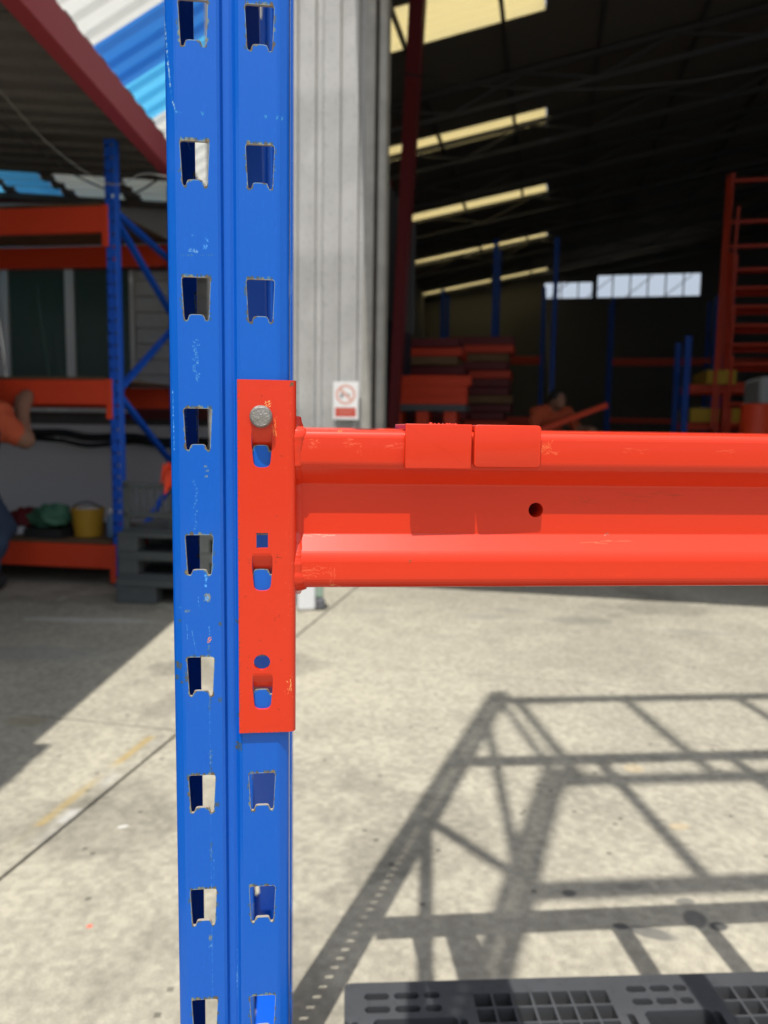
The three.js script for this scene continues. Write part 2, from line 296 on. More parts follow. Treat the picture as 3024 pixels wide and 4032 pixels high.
// paint with the chips, rust and scuffs of the near upright (print only, drawn where the photograph shows them)
const paint = (() => {
  const W = 256, Hh = 2048, sx = W / 70, sy = Hh / TEXH;
  const X = (mm) => (mm + 35) * sx, Y = (y) => Hh - (y - TEXY0) * sy;
  return canvasTex(W, Hh, (c) => {
    c.fillStyle = 'rgb(0,92,192)'; c.fillRect(0, 0, W, Hh);
    for (let i = 0; i < 5000; i++) { c.fillStyle = `rgba(${rnd() > 0.5 ? '26,106,216' : '2,76,184'},${rr(0.05, 0.16)})`; c.fillRect(rnd() * W, rnd() * Hh, rr(1, 4), rr(2, 14)); }
    const blob = (x, y, w, h, col, n = 10) => { n = Math.ceil(n * 2.2); w *= 0.8; h *= 0.8; for (let i = 0; i < n; i++) { c.fillStyle = col; c.beginPath(); c.ellipse(X(x) + rr(-1, 1) * w * sx / 2, Y(y) + rr(-1, 1) * h * sy / 2000, rr(0.06, 0.2) * w * sx, rr(0.06, 0.2) * h * sy / 1000, rr(0, 3), 0, 7); c.fill(); } };
    const rust = 'rgba(100,84,62,0.6)', pale = 'rgba(170,190,215,0.5)', grey = 'rgba(135,132,125,0.75)', lite = 'rgba(110,170,235,0.6)';
    const streak = (pts, col, w, dash) => { c.fillStyle = col; for (let k = 0; k < pts.length - 1; k++) { const x0 = X(pts[k][0]), y0 = Y(pts[k][1]), x1 = X(pts[k + 1][0]), y1 = Y(pts[k + 1][1]), L = Math.hypot(x1 - x0, y1 - y0), n = Math.ceil(L * 0.9); for (let i = 0; i < n; i++) { if (rnd() < (dash ? 0.62 : 0.3)) continue; const t = rnd(); c.globalAlpha = rr(0.25, 0.8); c.beginPath(); c.ellipse(x0 + (x1 - x0) * t + rr(-0.5, 0.5) * w * 0.6, y0 + (y1 - y0) * t, rr(0.2, 0.5) * w, rr(0.5, 2.2), 0, 0, 7); c.fill(); } } c.globalAlpha = 1; };
    // rust and bare rims round every slot
    for (let k = 0; k < 10; k++) {
      const top = 1.2847 - PITCH * k; if (top < TEXY0) break;
      for (const cx of [-18.5, 18.2]) {
        const pts = slotShape(0).map(([x, y]) => [cx + x * 1000, top + y]);
        c.strokeStyle = 'rgba(176,168,155,0.85)'; c.lineWidth = 2.0; c.beginPath(); pts.forEach(([x, y], i) => i ? c.lineTo(X(x), Y(y)) : c.moveTo(X(x), Y(y))); c.closePath(); c.stroke();
        for (let i = 0; i < 70; i++) {
          const [x, y] = pts[Math.floor(rnd() * pts.length)], q = pts[(Math.floor(rnd() * pts.length))], onSide = rnd();
          let px = x, py = y; if (onSide < 0.5) { px = cx + (rnd() < 0.6 ? -1 : 1) * (7.9 - (top - q[1]) * 40); py = top - rnd() * 0.024; } else if (onSide < 0.75) { px = cx + rr(-8, 8); py = top + 0.0006; }
          c.fillStyle = rnd() < 0.6 ? `rgba(112,84,52,${rr(0.3, 0.8)})` : `rgba(150,140,110,${rr(0.3, 0.7)})`;
          c.beginPath(); c.ellipse(X(px), Y(py), rr(0.9, 4.2), rr(0.9, 4.4), 0, 0, 7); c.fill();
        }
        for (let i = 0; i < 3; i++) if (rnd() < 0.6) blob(cx + (rnd() < 0.6 ? -8.3 : 8.3), top - rnd() * 0.02, 2.4, 3.5, 'rgba(120,95,58,0.55)', 7);
      }
    }
    streak([[-34.2, 1.2737], [-33.2, 1.2566], [-31.3, 1.2354], [-28.9, 1.225]], 'rgba(190,200,205,0.85)', 3.4); streak([[-28.9, 1.225], [-25, 1.2246]], 'rgba(150,200,215,0.6)', 2);
    for (const [x, y] of [[-13.9, 1.2248], [21.5, 1.2251], [30.9, 1.2249], [28, 1.2252]]) blob(x, y, 1.8, 2.2, 'rgba(120,190,205,0.6)', 6);
    streak([[-27.7, 1.1467], [-8.5, 1.1475]], grey, 2.2, [9, 3, 16, 5]); blob(-20, 1.1495, 6, 2, pale, 10); blob(-13, 1.152, 3, 3, lite, 8); blob(-20, 1.158, 3, 1, pale, 4); blob(-12, 1.156, 2, 3, lite, 4);
    for (let y = 1.099; y > 1.076; y -= 0.0012) blob(-19 + rr(-1.5, 1.5), y, 2.2, 1.6, pale, 4);
    for (const [x, y] of [[-14.2, 1.0256], [-13.4, 1.0232], [-14, 1.0199]]) blob(x, y, 2.2, 1.6, 'rgba(165,150,120,0.9)', 7);
    for (let y = 1.0168; y > 0.986; y -= 0.0022) blob(-20.4 + rr(-1, 1), y, 1.6, 1.6, pale, rnd() < 0.6 ? 4 : 1);
    streak([[-14.9, 0.9608], [-15, 0.9517]], 'rgba(110,180,245,0.95)', 6); blob(-14.2, 0.9466, 4.4, 6, grey, 16); blob(-14, 0.947, 3, 5, lite, 8);
    streak([[-19.5, 0.947], [-19.2, 0.941]], pale, 2); blob(-25.8, 0.9385, 5, 1.6, grey, 9); blob(-30.8, 0.932, 2, 3, rust, 7); blob(-30.5, 0.9405, 2, 1, pale, 5);
    streak([[-24, 0.929], [-20.7, 0.9117]], pale, 2.2, [7, 3, 3, 2]); streak([[-26.5, 0.930], [-26, 0.921]], 'rgba(205,212,230,0.5)', 2);
    streak([[-13.1, 0.9289], [-13.1, 0.9222]], pale, 3); blob(-13.1, 0.9205, 2.6, 4, 'rgba(240,130,110,0.9)', 10);
    for (const [a, b] of [[0.9165, 0.909], [0.884, 0.8765], [0.8503, 0.8353], [0.79, 0.7795], [0.76, 0.752]]) for (let y = a; y > b; y -= 0.0015) blob(-13.3 + rr(-0.7, 0.7), y, 1.8, 2, rnd() < 0.5 ? grey : rust, 4);
    for (const [x, y, s] of [[-32, 0.9045, 5], [3.9, 0.8518, 5], [-6.7, 0.9302, 2.4], [-7.1, 0.8826, 2.6], [3.4, 0.931, 2.4], [4.4, 0.872, 3], [-30, 0.894, 2], [-27, 0.896, 3], [-9.4, 0.8153, 3], [-33, 0.897, 3]]) blob(x, y, s, s * 1.2, rust, 12);
    streak([[-11.8, 0.7797], [-12, 0.7597]], pale, 2, [6, 3]); blob(-14.4, 0.7267, 3, 5, grey, 10); blob(-14.4, 0.7214, 3, 2.4, pale, 6); streak([[1.8, 0.699], [1.7, 0.69]], pale, 3); streak([[1.9, 0.715], [1.7, 0.68]], 'rgba(190,205,235,0.4)', 2);
    streak([[-13.4, 0.90], [-13.5, 0.62]], 'rgba(120,165,230,0.35)', 2); streak([[-32.9, 1.07], [-32.6, 1.035]], 'rgba(190,215,250,0.8)', 2);
    for (let i = 0; i < 90; i++) blob(rr(-33, 33), rr(0.6, 1.35), rr(0.3, 0.9), rr(0.3, 1), rnd() < 0.4 ? pale : 'rgba(20,40,90,0.7)', 2);
  });
})();
M.bluePaint = phys(0xffffff, 0.38, { specularIntensity: 0.4, clearcoat: 0.5, clearcoatRoughness: 0.1, map: paint, bumpMap: peel, bumpScale: 0.00005 });

const RX = -0.0387, RZ = -0.4649;      // axis of the near upright and its face
const TOP = 1.2847 + 0.0255 + PITCH * 52, NP = Math.floor(TOP / PITCH), REAR = -0.735; // frame depth between the faces
const BEAM_TURN = R(-1.5), BAY = 2.35;
const rack = thing('pallet_rack', 'tall blue pallet rack with glossy orange beams on a perforated upright in the sun', 'pallet rack', [RX, 0, RZ]);
{
  const gBody = uprightGeo(TOP, NP, 'body'), gEdge = uprightGeo(TOP, NP, 'edges');
  const up = (x, z, turn) => { const u = add(rack, 'upright', gBody, M.bluePaint); u.position.set(x, 0, z); u.rotation.y = turn; add(u, 'slot_rim', gEdge, M.bare); add(u, 'foot_plate', rbox(-0.06, 0.06, 0.0, 0.006, -0.09, 0.03, 0.002), M.blue); return u; };
  const bayX = BAY * Math.cos(BEAM_TURN), bayZ = BAY * -Math.sin(BEAM_TURN);
  for (const [x, z] of [[0, 0], [bayX, bayZ]]) {
    up(x, z, 0); up(x, z + REAR, Math.PI);
    for (let y = 0.3, k = 0; y < TOP - 1.0; y += 1.05, k++) {
      const a = [x, y, z - 0.045], b = [x, y + 1.05, z + REAR + 0.045];
      add(rack, 'brace', k % 2 === 0 ? bar([a[0], a[1] + 1.05, a[2]], [b[0], y, b[2]], 0.03, 0.022) : bar(a, b, 0.03, 0.022), M.blue);
    }
    for (const y of [0.22, TOP - 0.12]) add(rack, 'brace', bar([x, y, z - 0.045], [x, y, z + REAR + 0.045], 0.03, 0.022), M.blue);
  }
}
const redTex = canvasTex(2048, 2048, (c, W) => {
  const S = W / 0.5, X = (x) => x * S, Y = (y) => (((-y * S) % W) + W) % W;   // metres on the beam or connector
  c.fillStyle = 'rgb(218,52,17)'; c.fillRect(0, 0, W, W);
  for (let i = 0; i < 9000; i++) { c.fillStyle = `rgba(${rnd() > 0.5 ? '232,66,26' : '212,48,14'},${rr(0.04, 0.16)})`; c.fillRect(rnd() * W, rnd() * W, rr(2, 26), rr(1, 6)); }
  const scuff = (x, y, w, h, col, n = 14) => { for (let i = 0; i < n; i++) { c.strokeStyle = col; c.lineWidth = rr(0.8, 2.6); c.beginPath(); const a = X(x + rr(-0.5, 0.5) * w), b = Y(y + rr(-0.5, 0.5) * h); c.moveTo(a, b); c.lineTo(a + rr(-0.4, 0.4) * w * S, b + rr(-0.3, 0.3) * h * S); c.stroke(); } };
  const pale = 'rgba(245,140,115,0.25)', dark = 'rgba(120,40,25,0.6)', rust = 'rgba(120,85,50,0.8)', cream = 'rgba(238,190,120,0.8)';
  scuff(0.1115, -0.0085, 0.006, 0.006, pale, 26); scuff(0.1340, -0.0075, 0.012, 0.004, pale, 18); scuff(0.1380, -0.013, 0.004, 0.006, pale, 8); scuff(0.1620, -0.0095, 0.012, 0.003, pale, 24); scuff(0.2535, -0.0095, 0.006, 0.007, 'rgba(240,170,100,0.35)', 26); scuff(0.2560, -0.0125, 0.01, 0.003, pale, 14);
  scuff(0.1110, -0.087, 0.014, 0.006, pale, 30); scuff(0.1220, -0.089, 0.003, 0.012, pale, 18); scuff(0.1225, -0.0955, 0.003, 0.002, cream, 14);
  scuff(0.1120, -0.0655, 0.02, 0.0015, 'rgba(250,170,155,0.35)', 14); scuff(0.3000, -0.069, 0.03, 0.002, pale, 9); scuff(0.2980, -0.0645, 0.003, 0.002, 'rgba(125,120,115,0.9)', 10); scuff(0.1700, -0.080, 0.0022, 0.0016, rust, 8); scuff(0.3260, -0.0395, 0.035, 0.006, 'rgba(90,60,60,0.12)', 20); scuff(0.2850, -0.043, 0.02, 0.006, 'rgba(90,60,60,0.10)', 14); scuff(0.3100, -0.0105, 0.012, 0.003, pale, 12); scuff(0.3700, -0.0105, 0.012, 0.002, pale, 12);
  // connector: chipped corner, worn rim, runs
  scuff(0.0365, 0.0262, 0.0022, 0.0030, 'rgba(110,90,70,0.95)', 26); scuff(0.0225, 0.0150, 0.0035, 0.0035, cream, 22); scuff(0.0265, 0.003, 0.002, 0.012, 'rgba(240,140,70,0.8)', 14);
  for (let y = 0.028; y > -0.186; y -= 0.0013) { if (rnd() < 0.5) scuff(0.0050, y, 0.0010, 0.003, rust, 2); if (rnd() < 0.25) scuff(0.0345 + rr(-0.002, 0.003), y, 0.0016, 0.0024, pale, 3); if (rnd() < 0.12) scuff(rr(0.006, 0.034), y, 0.0016, 0.0016, dark, 3); }
  for (let x = 0.005; x < 0.038; x += 0.0012) if (rnd() < 0.6) scuff(x, -0.1862, 0.002, 0.0008, rust, 2);
  scuff(0.035, -0.158, 0.003, 0.007, cream, 12); scuff(0.011, -0.079, 0.002, 0.003, dark, 6); scuff(0.0285, -0.0765, 0.003, 0.002, dark, 8);
});
M.red = phys(0xffffff, 0.4, { map: redTex, specularIntensity: 0.4, clearcoat: 0.5, clearcoatRoughness: 0.12, bumpMap: peel, bumpScale: 0.00012 });
// beam section (z, y): two lips with a recess between them; z = 0 front, y = 0 top
const beamSection = rounded([[0, 0], [0, -0.0220], [-0.0108, -0.0335], [-0.0108, -0.0645], [-0.0004, -0.0768], [0, -0.0975], [-0.045, -0.0975], [-0.045, 0]], [0.0062, 0.0042, 0.0010, 0.0006, 0.0048, 0.0080, 0.008, 0.006], 8);
const beamBody = (holeX) => {
  const g = sweepX(beamSection, 0, BAY - 0.09);
  if (holeX === undefined) return planarUV(soft(g, 4), 2, 0.1);
  const c = cut(g, new THREE.CylinderGeometry(0.0047, 0.0047, 0.06, 24).rotateX(Math.PI / 2).translate(holeX, -0.049, -0.012));
  return planarUV(soft(mergeGeometries([c.body, c.edges]), 4), 2, 0.1);
};
const BX = 0.0388;                     // beam start relative to the upright axis
// angle connector: front plate on the upright face and a side plate along its flange
const connectorGeo = (() => {
  const outer = rounded([[0.0045, 0.0036], [0.0390, 0.0036], [0.0390, -0.045], [0.0352, -0.045], [0.0352, 0.0002], [0.0045, 0.0002]], [0.0005, 0.0048, 0.0005, 0.0005, 0, 0.0005], 7);
  const g = sweepY(outer, -0.1865, 0.0285);   // y relative to the beam top
  const key = (y) => rounded([[-0.0060, 0], [0.0060, 0], [0.0061, -0.008], [0.0048, -0.0225], [-0.0048, -0.0225], [-0.0061, -0.008]].reverse(), [0.0018, 0.002, 0.001, 0.0038, 0.0038, 0.001].reverse(), 4).map(([x, v]) => [x + 0.0188, v + y]);
  const hs = [];
  for (const y of [-0.0005, -0.0752, -0.1495]) hs.push(sweepZ(key(y), -0.006, 0.02));
  hs.push(box(0.0153, 0.0223, -0.0715, -0.0622, -0.006, 0.02));
  hs.push(new THREE.CylinderGeometry(0.0050, 0.0050, 0.03, 28).rotateX(Math.PI / 2).translate(0.0185, -0.142, 0));
  const c = cut(g, mergeGeometries(hs.map((h) => { const k = h.index ? h.toNonIndexed() : h; for (const a of Object.keys(k.attributes)) if (a !== 'position' && a !== 'normal') k.deleteAttribute(a); return k; })));
  return planarUV(soft(mergeGeometries([c.body, c.edges]), 5), 2);
})();
const hookGeo = (() => { // tongue pressed back through the slot of the upright
  const pts = []; for (let k = 0; k <= 8; k++) { const t = k / 8; pts.push([0.0022 - 0.010 * t * t - 0.001 * t, 0.0012 - 0.0155 * t]); }
  return sweepX(sheet(pts, 0.003), 0.0129, 0.0247);
})();
function weldGeo() { // uneven fillet where the beam meets the side plate
  const path = [[0.007, -0.020]]; for (const [z, y] of beamSection) if (z > -0.0125) path.push([y, z]);
  path.sort((p, q) => q[0] - p[0]); path.push([-0.104, -0.012], [-0.106, -0.03]);
  const curve = new THREE.CatmullRomCurve3(path.filter((_, i) => i % 2 === 0 || i === path.length - 1).map(([y, z]) => V(0, y, z)), false, 'centripetal');
  const n = 220, m = 14, P = [], I = [];
  for (let i = 0; i <= n; i++) {
    const c = curve.getPoint(i / n), q = c.y, lump = fbm(q * 5 + 2.3, 0.37, 64, 3), rip = 0.5 + 0.5 * Math.sin(q * 1500 + 6 * lump), end = Math.max(0, Math.abs(q + 0.0487) - 0.038) / 0.012;
    const e = Math.min(1, end), tip = Math.min(1, Math.min(i, n - i) / 14), rx = (0.0036 + 0.0016 * (lump - 0.45) + 0.0002 * rip + 0.0030 * e) * (0.35 + 0.65 * tip), rz = (0.0019 + 0.0010 * (lump - 0.5) + 0.0003 * rip + 0.0006 * e) * (0.4 + 0.6 * tip);
    const t = curve.getTangent(i / n), nz = V(0, -t.z, t.y).multiplyScalar(t.y < 0 ? -1 : 1);
    for (let j = 0; j <= m; j++) { const a = j / m * Math.PI * 2, k = 1 + 0.18 * (fbm(q * 7 + 0.11 * Math.cos(a), 0.2 + 0.11 * Math.sin(a), 64, 2) - 0.5); P.push(Math.cos(a) * rx * k, c.y + nz.y * Math.sin(a) * rz * k, c.z + nz.z * Math.sin(a) * rz * k); }
  }
  for (let i = 0; i < n; i++) for (let j = 0; j < m; j++) { const k = i * (m + 1) + j; I.push(k, k + 1, k + m + 1, k + 1, k + m + 2, k + m + 1); }
  const g = new THREE.BufferGeometry(); g.setAttribute('position', new THREE.Float32BufferAttribute(P, 3)); g.setIndex(I); g.computeVertexNormals(); return g;
}
const LV = [1.0485, 3.40, 5.0];
for (let i = 0; i < 3; i++) {
  const b = add(rack, 'beam', i ? beamBody() : beamBody(0.1512), M.red); b.position.set(BX, LV[i], 0.0002); b.rotation.y = BEAM_TURN;
  const c = add(b, 'connector', connectorGeo, M.red); c.position.set(-BX, 0, -0.0002); c.rotation.y = -BEAM_TURN;
  for (const y of [-0.0005, -0.0752, -0.1495]) { const h = add(b, 'hook', hookGeo, M.red); h.position.set(-BX, y, -0.0002); h.rotation.y = -BEAM_TURN; }
  const far = add(b, 'connector', connectorGeo.clone().scale(-1, 1, 1), M.red); far.position.set(BAY - BX, 0, 0); far.rotation.y = -BEAM_TURN;
  const w = add(b, 'weld_bead', planarUV(weldGeo(), 2, 0.45), M.red); w.position.set(0.0004, 0, -0.0012);
  const pin = add(b, 'locking_pin', new THREE.LatheGeometry([[0, 0.0085], [0.0050, 0.0085], [0.0061, 0.0080], [0.0066, 0.0068], [0.0067, 0.003], [0.0055, 0.002], [0.0055, -0.01]].map(([x, y]) => new THREE.Vector2(x, y)), 32).rotateX(Math.PI / 2), M.pin, 'worn grey steel locking pin'); pin.position.set(-BX + 0.0186, 0.0070, -0.0002);
  const rb = add(rack, 'beam', beamBody(), M.red); rb.position.set(BAY * Math.cos(BEAM_TURN) - BX, LV[i], REAR + BAY * -Math.sin(BEAM_TURN)); rb.rotation.y = Math.PI + BEAM_TURN;
  for (const s of [0, 1]) { const rc = add(rb, 'connector', s ? connectorGeo.clone().scale(-1, 1, 1) : connectorGeo, M.red); rc.position.set(s ? BAY - BX : -BX, 0, 0); rc.rotation.y = -BEAM_TURN; }
}
// cross bars lying over the beams from front to back, hooked over the front lip
function crossBar(x, level, w, plate, label, group, o = 0) {
  const t = thing('cross_bar', label, 'support bar', [RX + BX + x, LV[level], RZ + x * -Math.sin(BEAM_TURN)], 0, group);
  add(t, 'bar', rbox(o - w / 2, o + w / 2, -0.033, -0.0035, REAR + 0.05, -0.0475, 0.003), M.red);
  if (plate) {
    const [a, b, y0, y1, r, dz] = plate;
    const p = rounded([[a, y0], [b, y0], [b, y1], [a, y1]], r, 4);
    const g = new THREE.ExtrudeGeometry(shapeOf(p), { depth: 0.0022, bevelEnabled: true, bevelSize: 0.0008, bevelThickness: 0.0008, bevelOffset: -0.0008, bevelSegments: 3 }).translate(0, 0, 0.0012 + dz);
    add(t, 'hook_plate', planarUV(soft(g, 25), 2, 0.45), M.red);
    add(t, 'hook_top', rbox(a + 0.0006, b - 0.0006, 0.0006, y1 - 0.0002, -0.05, 0.0034 + dz, 0.0009), M.red);
  } else add(t, 'hook_plate', rbox(-0.02, 0.02, -0.022, 0.003, 0.001, 0.004, 0.001), M.red);
  add(t, 'hook_back', rbox(Math.min(-0.015, o - w / 2), Math.max(0.015, o + w / 2), -0.03, 0.0005, -0.0475, -0.0455, 0.0008), M.red);
  return t;
}
{
  const off = 0.0045 + RX + BX;
  const P = (a, b) => [a - off, b - off];
  const b1 = P(0.0697, 0.1105), b2 = P(0.1118, 0.1534);
  const x1 = (b1[0] + b1[1]) / 2, x2 = (b2[0] + b2[1]) / 2;
  crossBar(x1, 0, 0.022, [b1[0] - x1, b1[1] - x1, -0.0228, 0.0042, 0.0009, 0.0003], 'orange cross bar hooked on the sunlit beam by a square-cornered plate', 'cross bars hooked over the rack beams');
  const first = scene.children[scene.children.length - 1];
  for (const [x, r] of [[-0.004, 0.0011], [-0.0015, 0.0006], [0.001, 0.0007], [0.0035, 0.0006], [0.006, 0.0008], [0.0078, 0.0008], [0.0098, 0.0006], [0.0115, 0.0007]]) add(first, 'paint_bead', new THREE.SphereGeometry(r, 10, 8).scale(1.2, 0.8, 1).translate(x, 0.0043, -0.002), M.red);
  crossBar(x2, 0, 0.062, [b2[0] - x2, b2[1] - x2, -0.0215, 0.0042, 0.0028, 0], 'orange cross bar hooked on the sunlit beam by a round-cornered plate', 'cross bars hooked over the rack beams', 0.047);  // bar unseen behind the beam, offset to cast the broad ground shadow
  const rest = ['lowest', 'second', 'top'].map((q) => `orange cross bar laid over the ${q} beams of the sunlit rack`);
  for (const [x, l, w] of [[0.525, 0, 0.04], [0.71, 0, 0.04], [1.2, 0, 0.04], [1.7, 0, 0.04], [0.42, 1, 0.04], [0.86, 1, 0.04], [1.3, 1, 0.04], [1.75, 1, 0.04], [0.05, 2, 0.04], [0.48, 2, 0.04], [0.94, 2, 0.04], [1.4, 2, 0.04], [1.85, 2, 0.04]])
    crossBar(x - off, l, w, null, rest[l], 'cross bars hooked over the rack beams');
}

// ------------------------------------------------------------------ black plastic pallet under the rack
function palletDeck(W, D, cell) {
  const s = shapeOf(rounded([[0, 0], [W, 0], [W, -D], [0, -D]], 0.012, 3));
  const hole = (x0, x1, z0, z1, r = 0.003) => { s.holes.push(new THREE.Path(rounded([[x0, -z0], [x1, -z0], [x1, -z1], [x0, -z1]], Math.min(r, (x1 - x0) * 0.3, (z1 - z0) * 0.3), 1).map(([a, b]) => new THREE.Vector2(a, b)))); };
  const grid = (x0, x1, z0, z1) => { const nx = Math.round((x1 - x0) / cell), nz = Math.round((z1 - z0) / cell), cx = (x1 - x0) / nx, cz = (z1 - z0) / nz; for (let i = 0; i < nx; i++) for (let j = 0; j < nz; j++) hole(x0 + i * cx + 0.002, x0 + (i + 1) * cx - 0.002, z0 + j * cz + 0.002, z0 + (j + 1) * cz - 0.002, 0.001); };
  const xs = [0, 0.2, 0.435, 0.6, 0.835, W], zs = [0, 0.2, 0.46, 0.62, 0.88, D];
  for (let i = 0; i < 5; i++) for (let j = 0; j < 5; j++) {
    const x0 = xs[i], x1 = xs[i + 1], z0 = zs[j], z1 = zs[j + 1];
    if (i % 2 || j % 2) { grid(x0 + (i === 0 ? 0.028 : 0.006), x1 - (i === 4 ? 0.028 : 0.006), z0 + (j === 0 ? 0.03 : 0.006), z1 - (j === 4 ? 0.03 : 0.006)); continue; }
    const w = x1 - x0, d = z1 - z0;
    for (const f of [0.16, 0.30, 0.70, 0.84]) for (let k = 0; k < 3; k++) { const a = x0 + w * (0.16 + k * 0.24), l = k === 2 ? 0.13 : 0.2; hole(a, a + w * l, z0 + d * f - 0.007, z0 + d * f + 0.007, 0.005); }
    hole(x0 + w * 0.22, x1 - w * 0.12, z0 + d * 0.4, z0 + d * 0.6, 0.006);
    for (const f of [0.08, 0.92]) hole(x0 + w * f - 0.006, x0 + w * f + 0.006, z0 + d * 0.42, z0 + d * 0.6, 0.004);
  }
  return s;
}
{
  const t = thing('plastic_pallet', 'black plastic grid pallet lying on the sunlit concrete', 'pallet', [0.081, 0, -1.173], R(-3.2));
  const W = 1.03, D = 1.08;
  add(t, 'deck', planarUV(new THREE.ExtrudeGeometry(palletDeck(W, D, 0.0335), { depth: 0.036, bevelEnabled: false }).rotateX(-Math.PI / 2).translate(0, 0.104, 0), 2), M.plastic);
  for (const [x0, x1] of [[0.004, 0.196], [0.44, 0.595], [0.84, 1.026]]) for (const [z0, z1] of [[0.004, 0.196], [0.465, 0.615], [0.884, 1.076]]) add(t, 'block', planarUV(mergeGeometries([box(x0, x1, 0, 0.1035, z0, z0 + 0.006), box(x0, x1, 0, 0.1035, z1 - 0.006, z1), box(x0, x0 + 0.006, 0, 0.1035, z0 + 0.006, z1 - 0.006), box(x1 - 0.006, x1, 0, 0.1035, z0 + 0.006, z1 - 0.006), bar([x0 + 0.01, 0.05, z0 + 0.01], [x1 - 0.01, 0.05, z1 - 0.01], 0.004, 0.09)]), 2), M.plastic);
  for (const x of [0.004, 0.44, 0.84]) add(t, 'runner', planarUV(box(x, x + 0.15, -0.001, 0.012, 0.2, 0.88), 2), M.plastic);
}

// ------------------------------------------------------------------ corrugated sheets
function corrugated(w, len, period, depth, top, th = 0.0012, sl = 0.12) { // ribs run along y; x from 0 to w
  const pts = [], f = [[0, 0], [1 - top - 2 * sl, 0], [1 - top - sl, 1], [1 - sl, 1]];
  for (let k = 0; k * period < w; k++) for (const [a, b] of f) { const x = (k + a) * period; if (x <= w) pts.push([x, b * depth]); }
  pts.push([w, 0]);
  return planarUV(sweepY(sheet(pts, th), 0, len), 1);
}

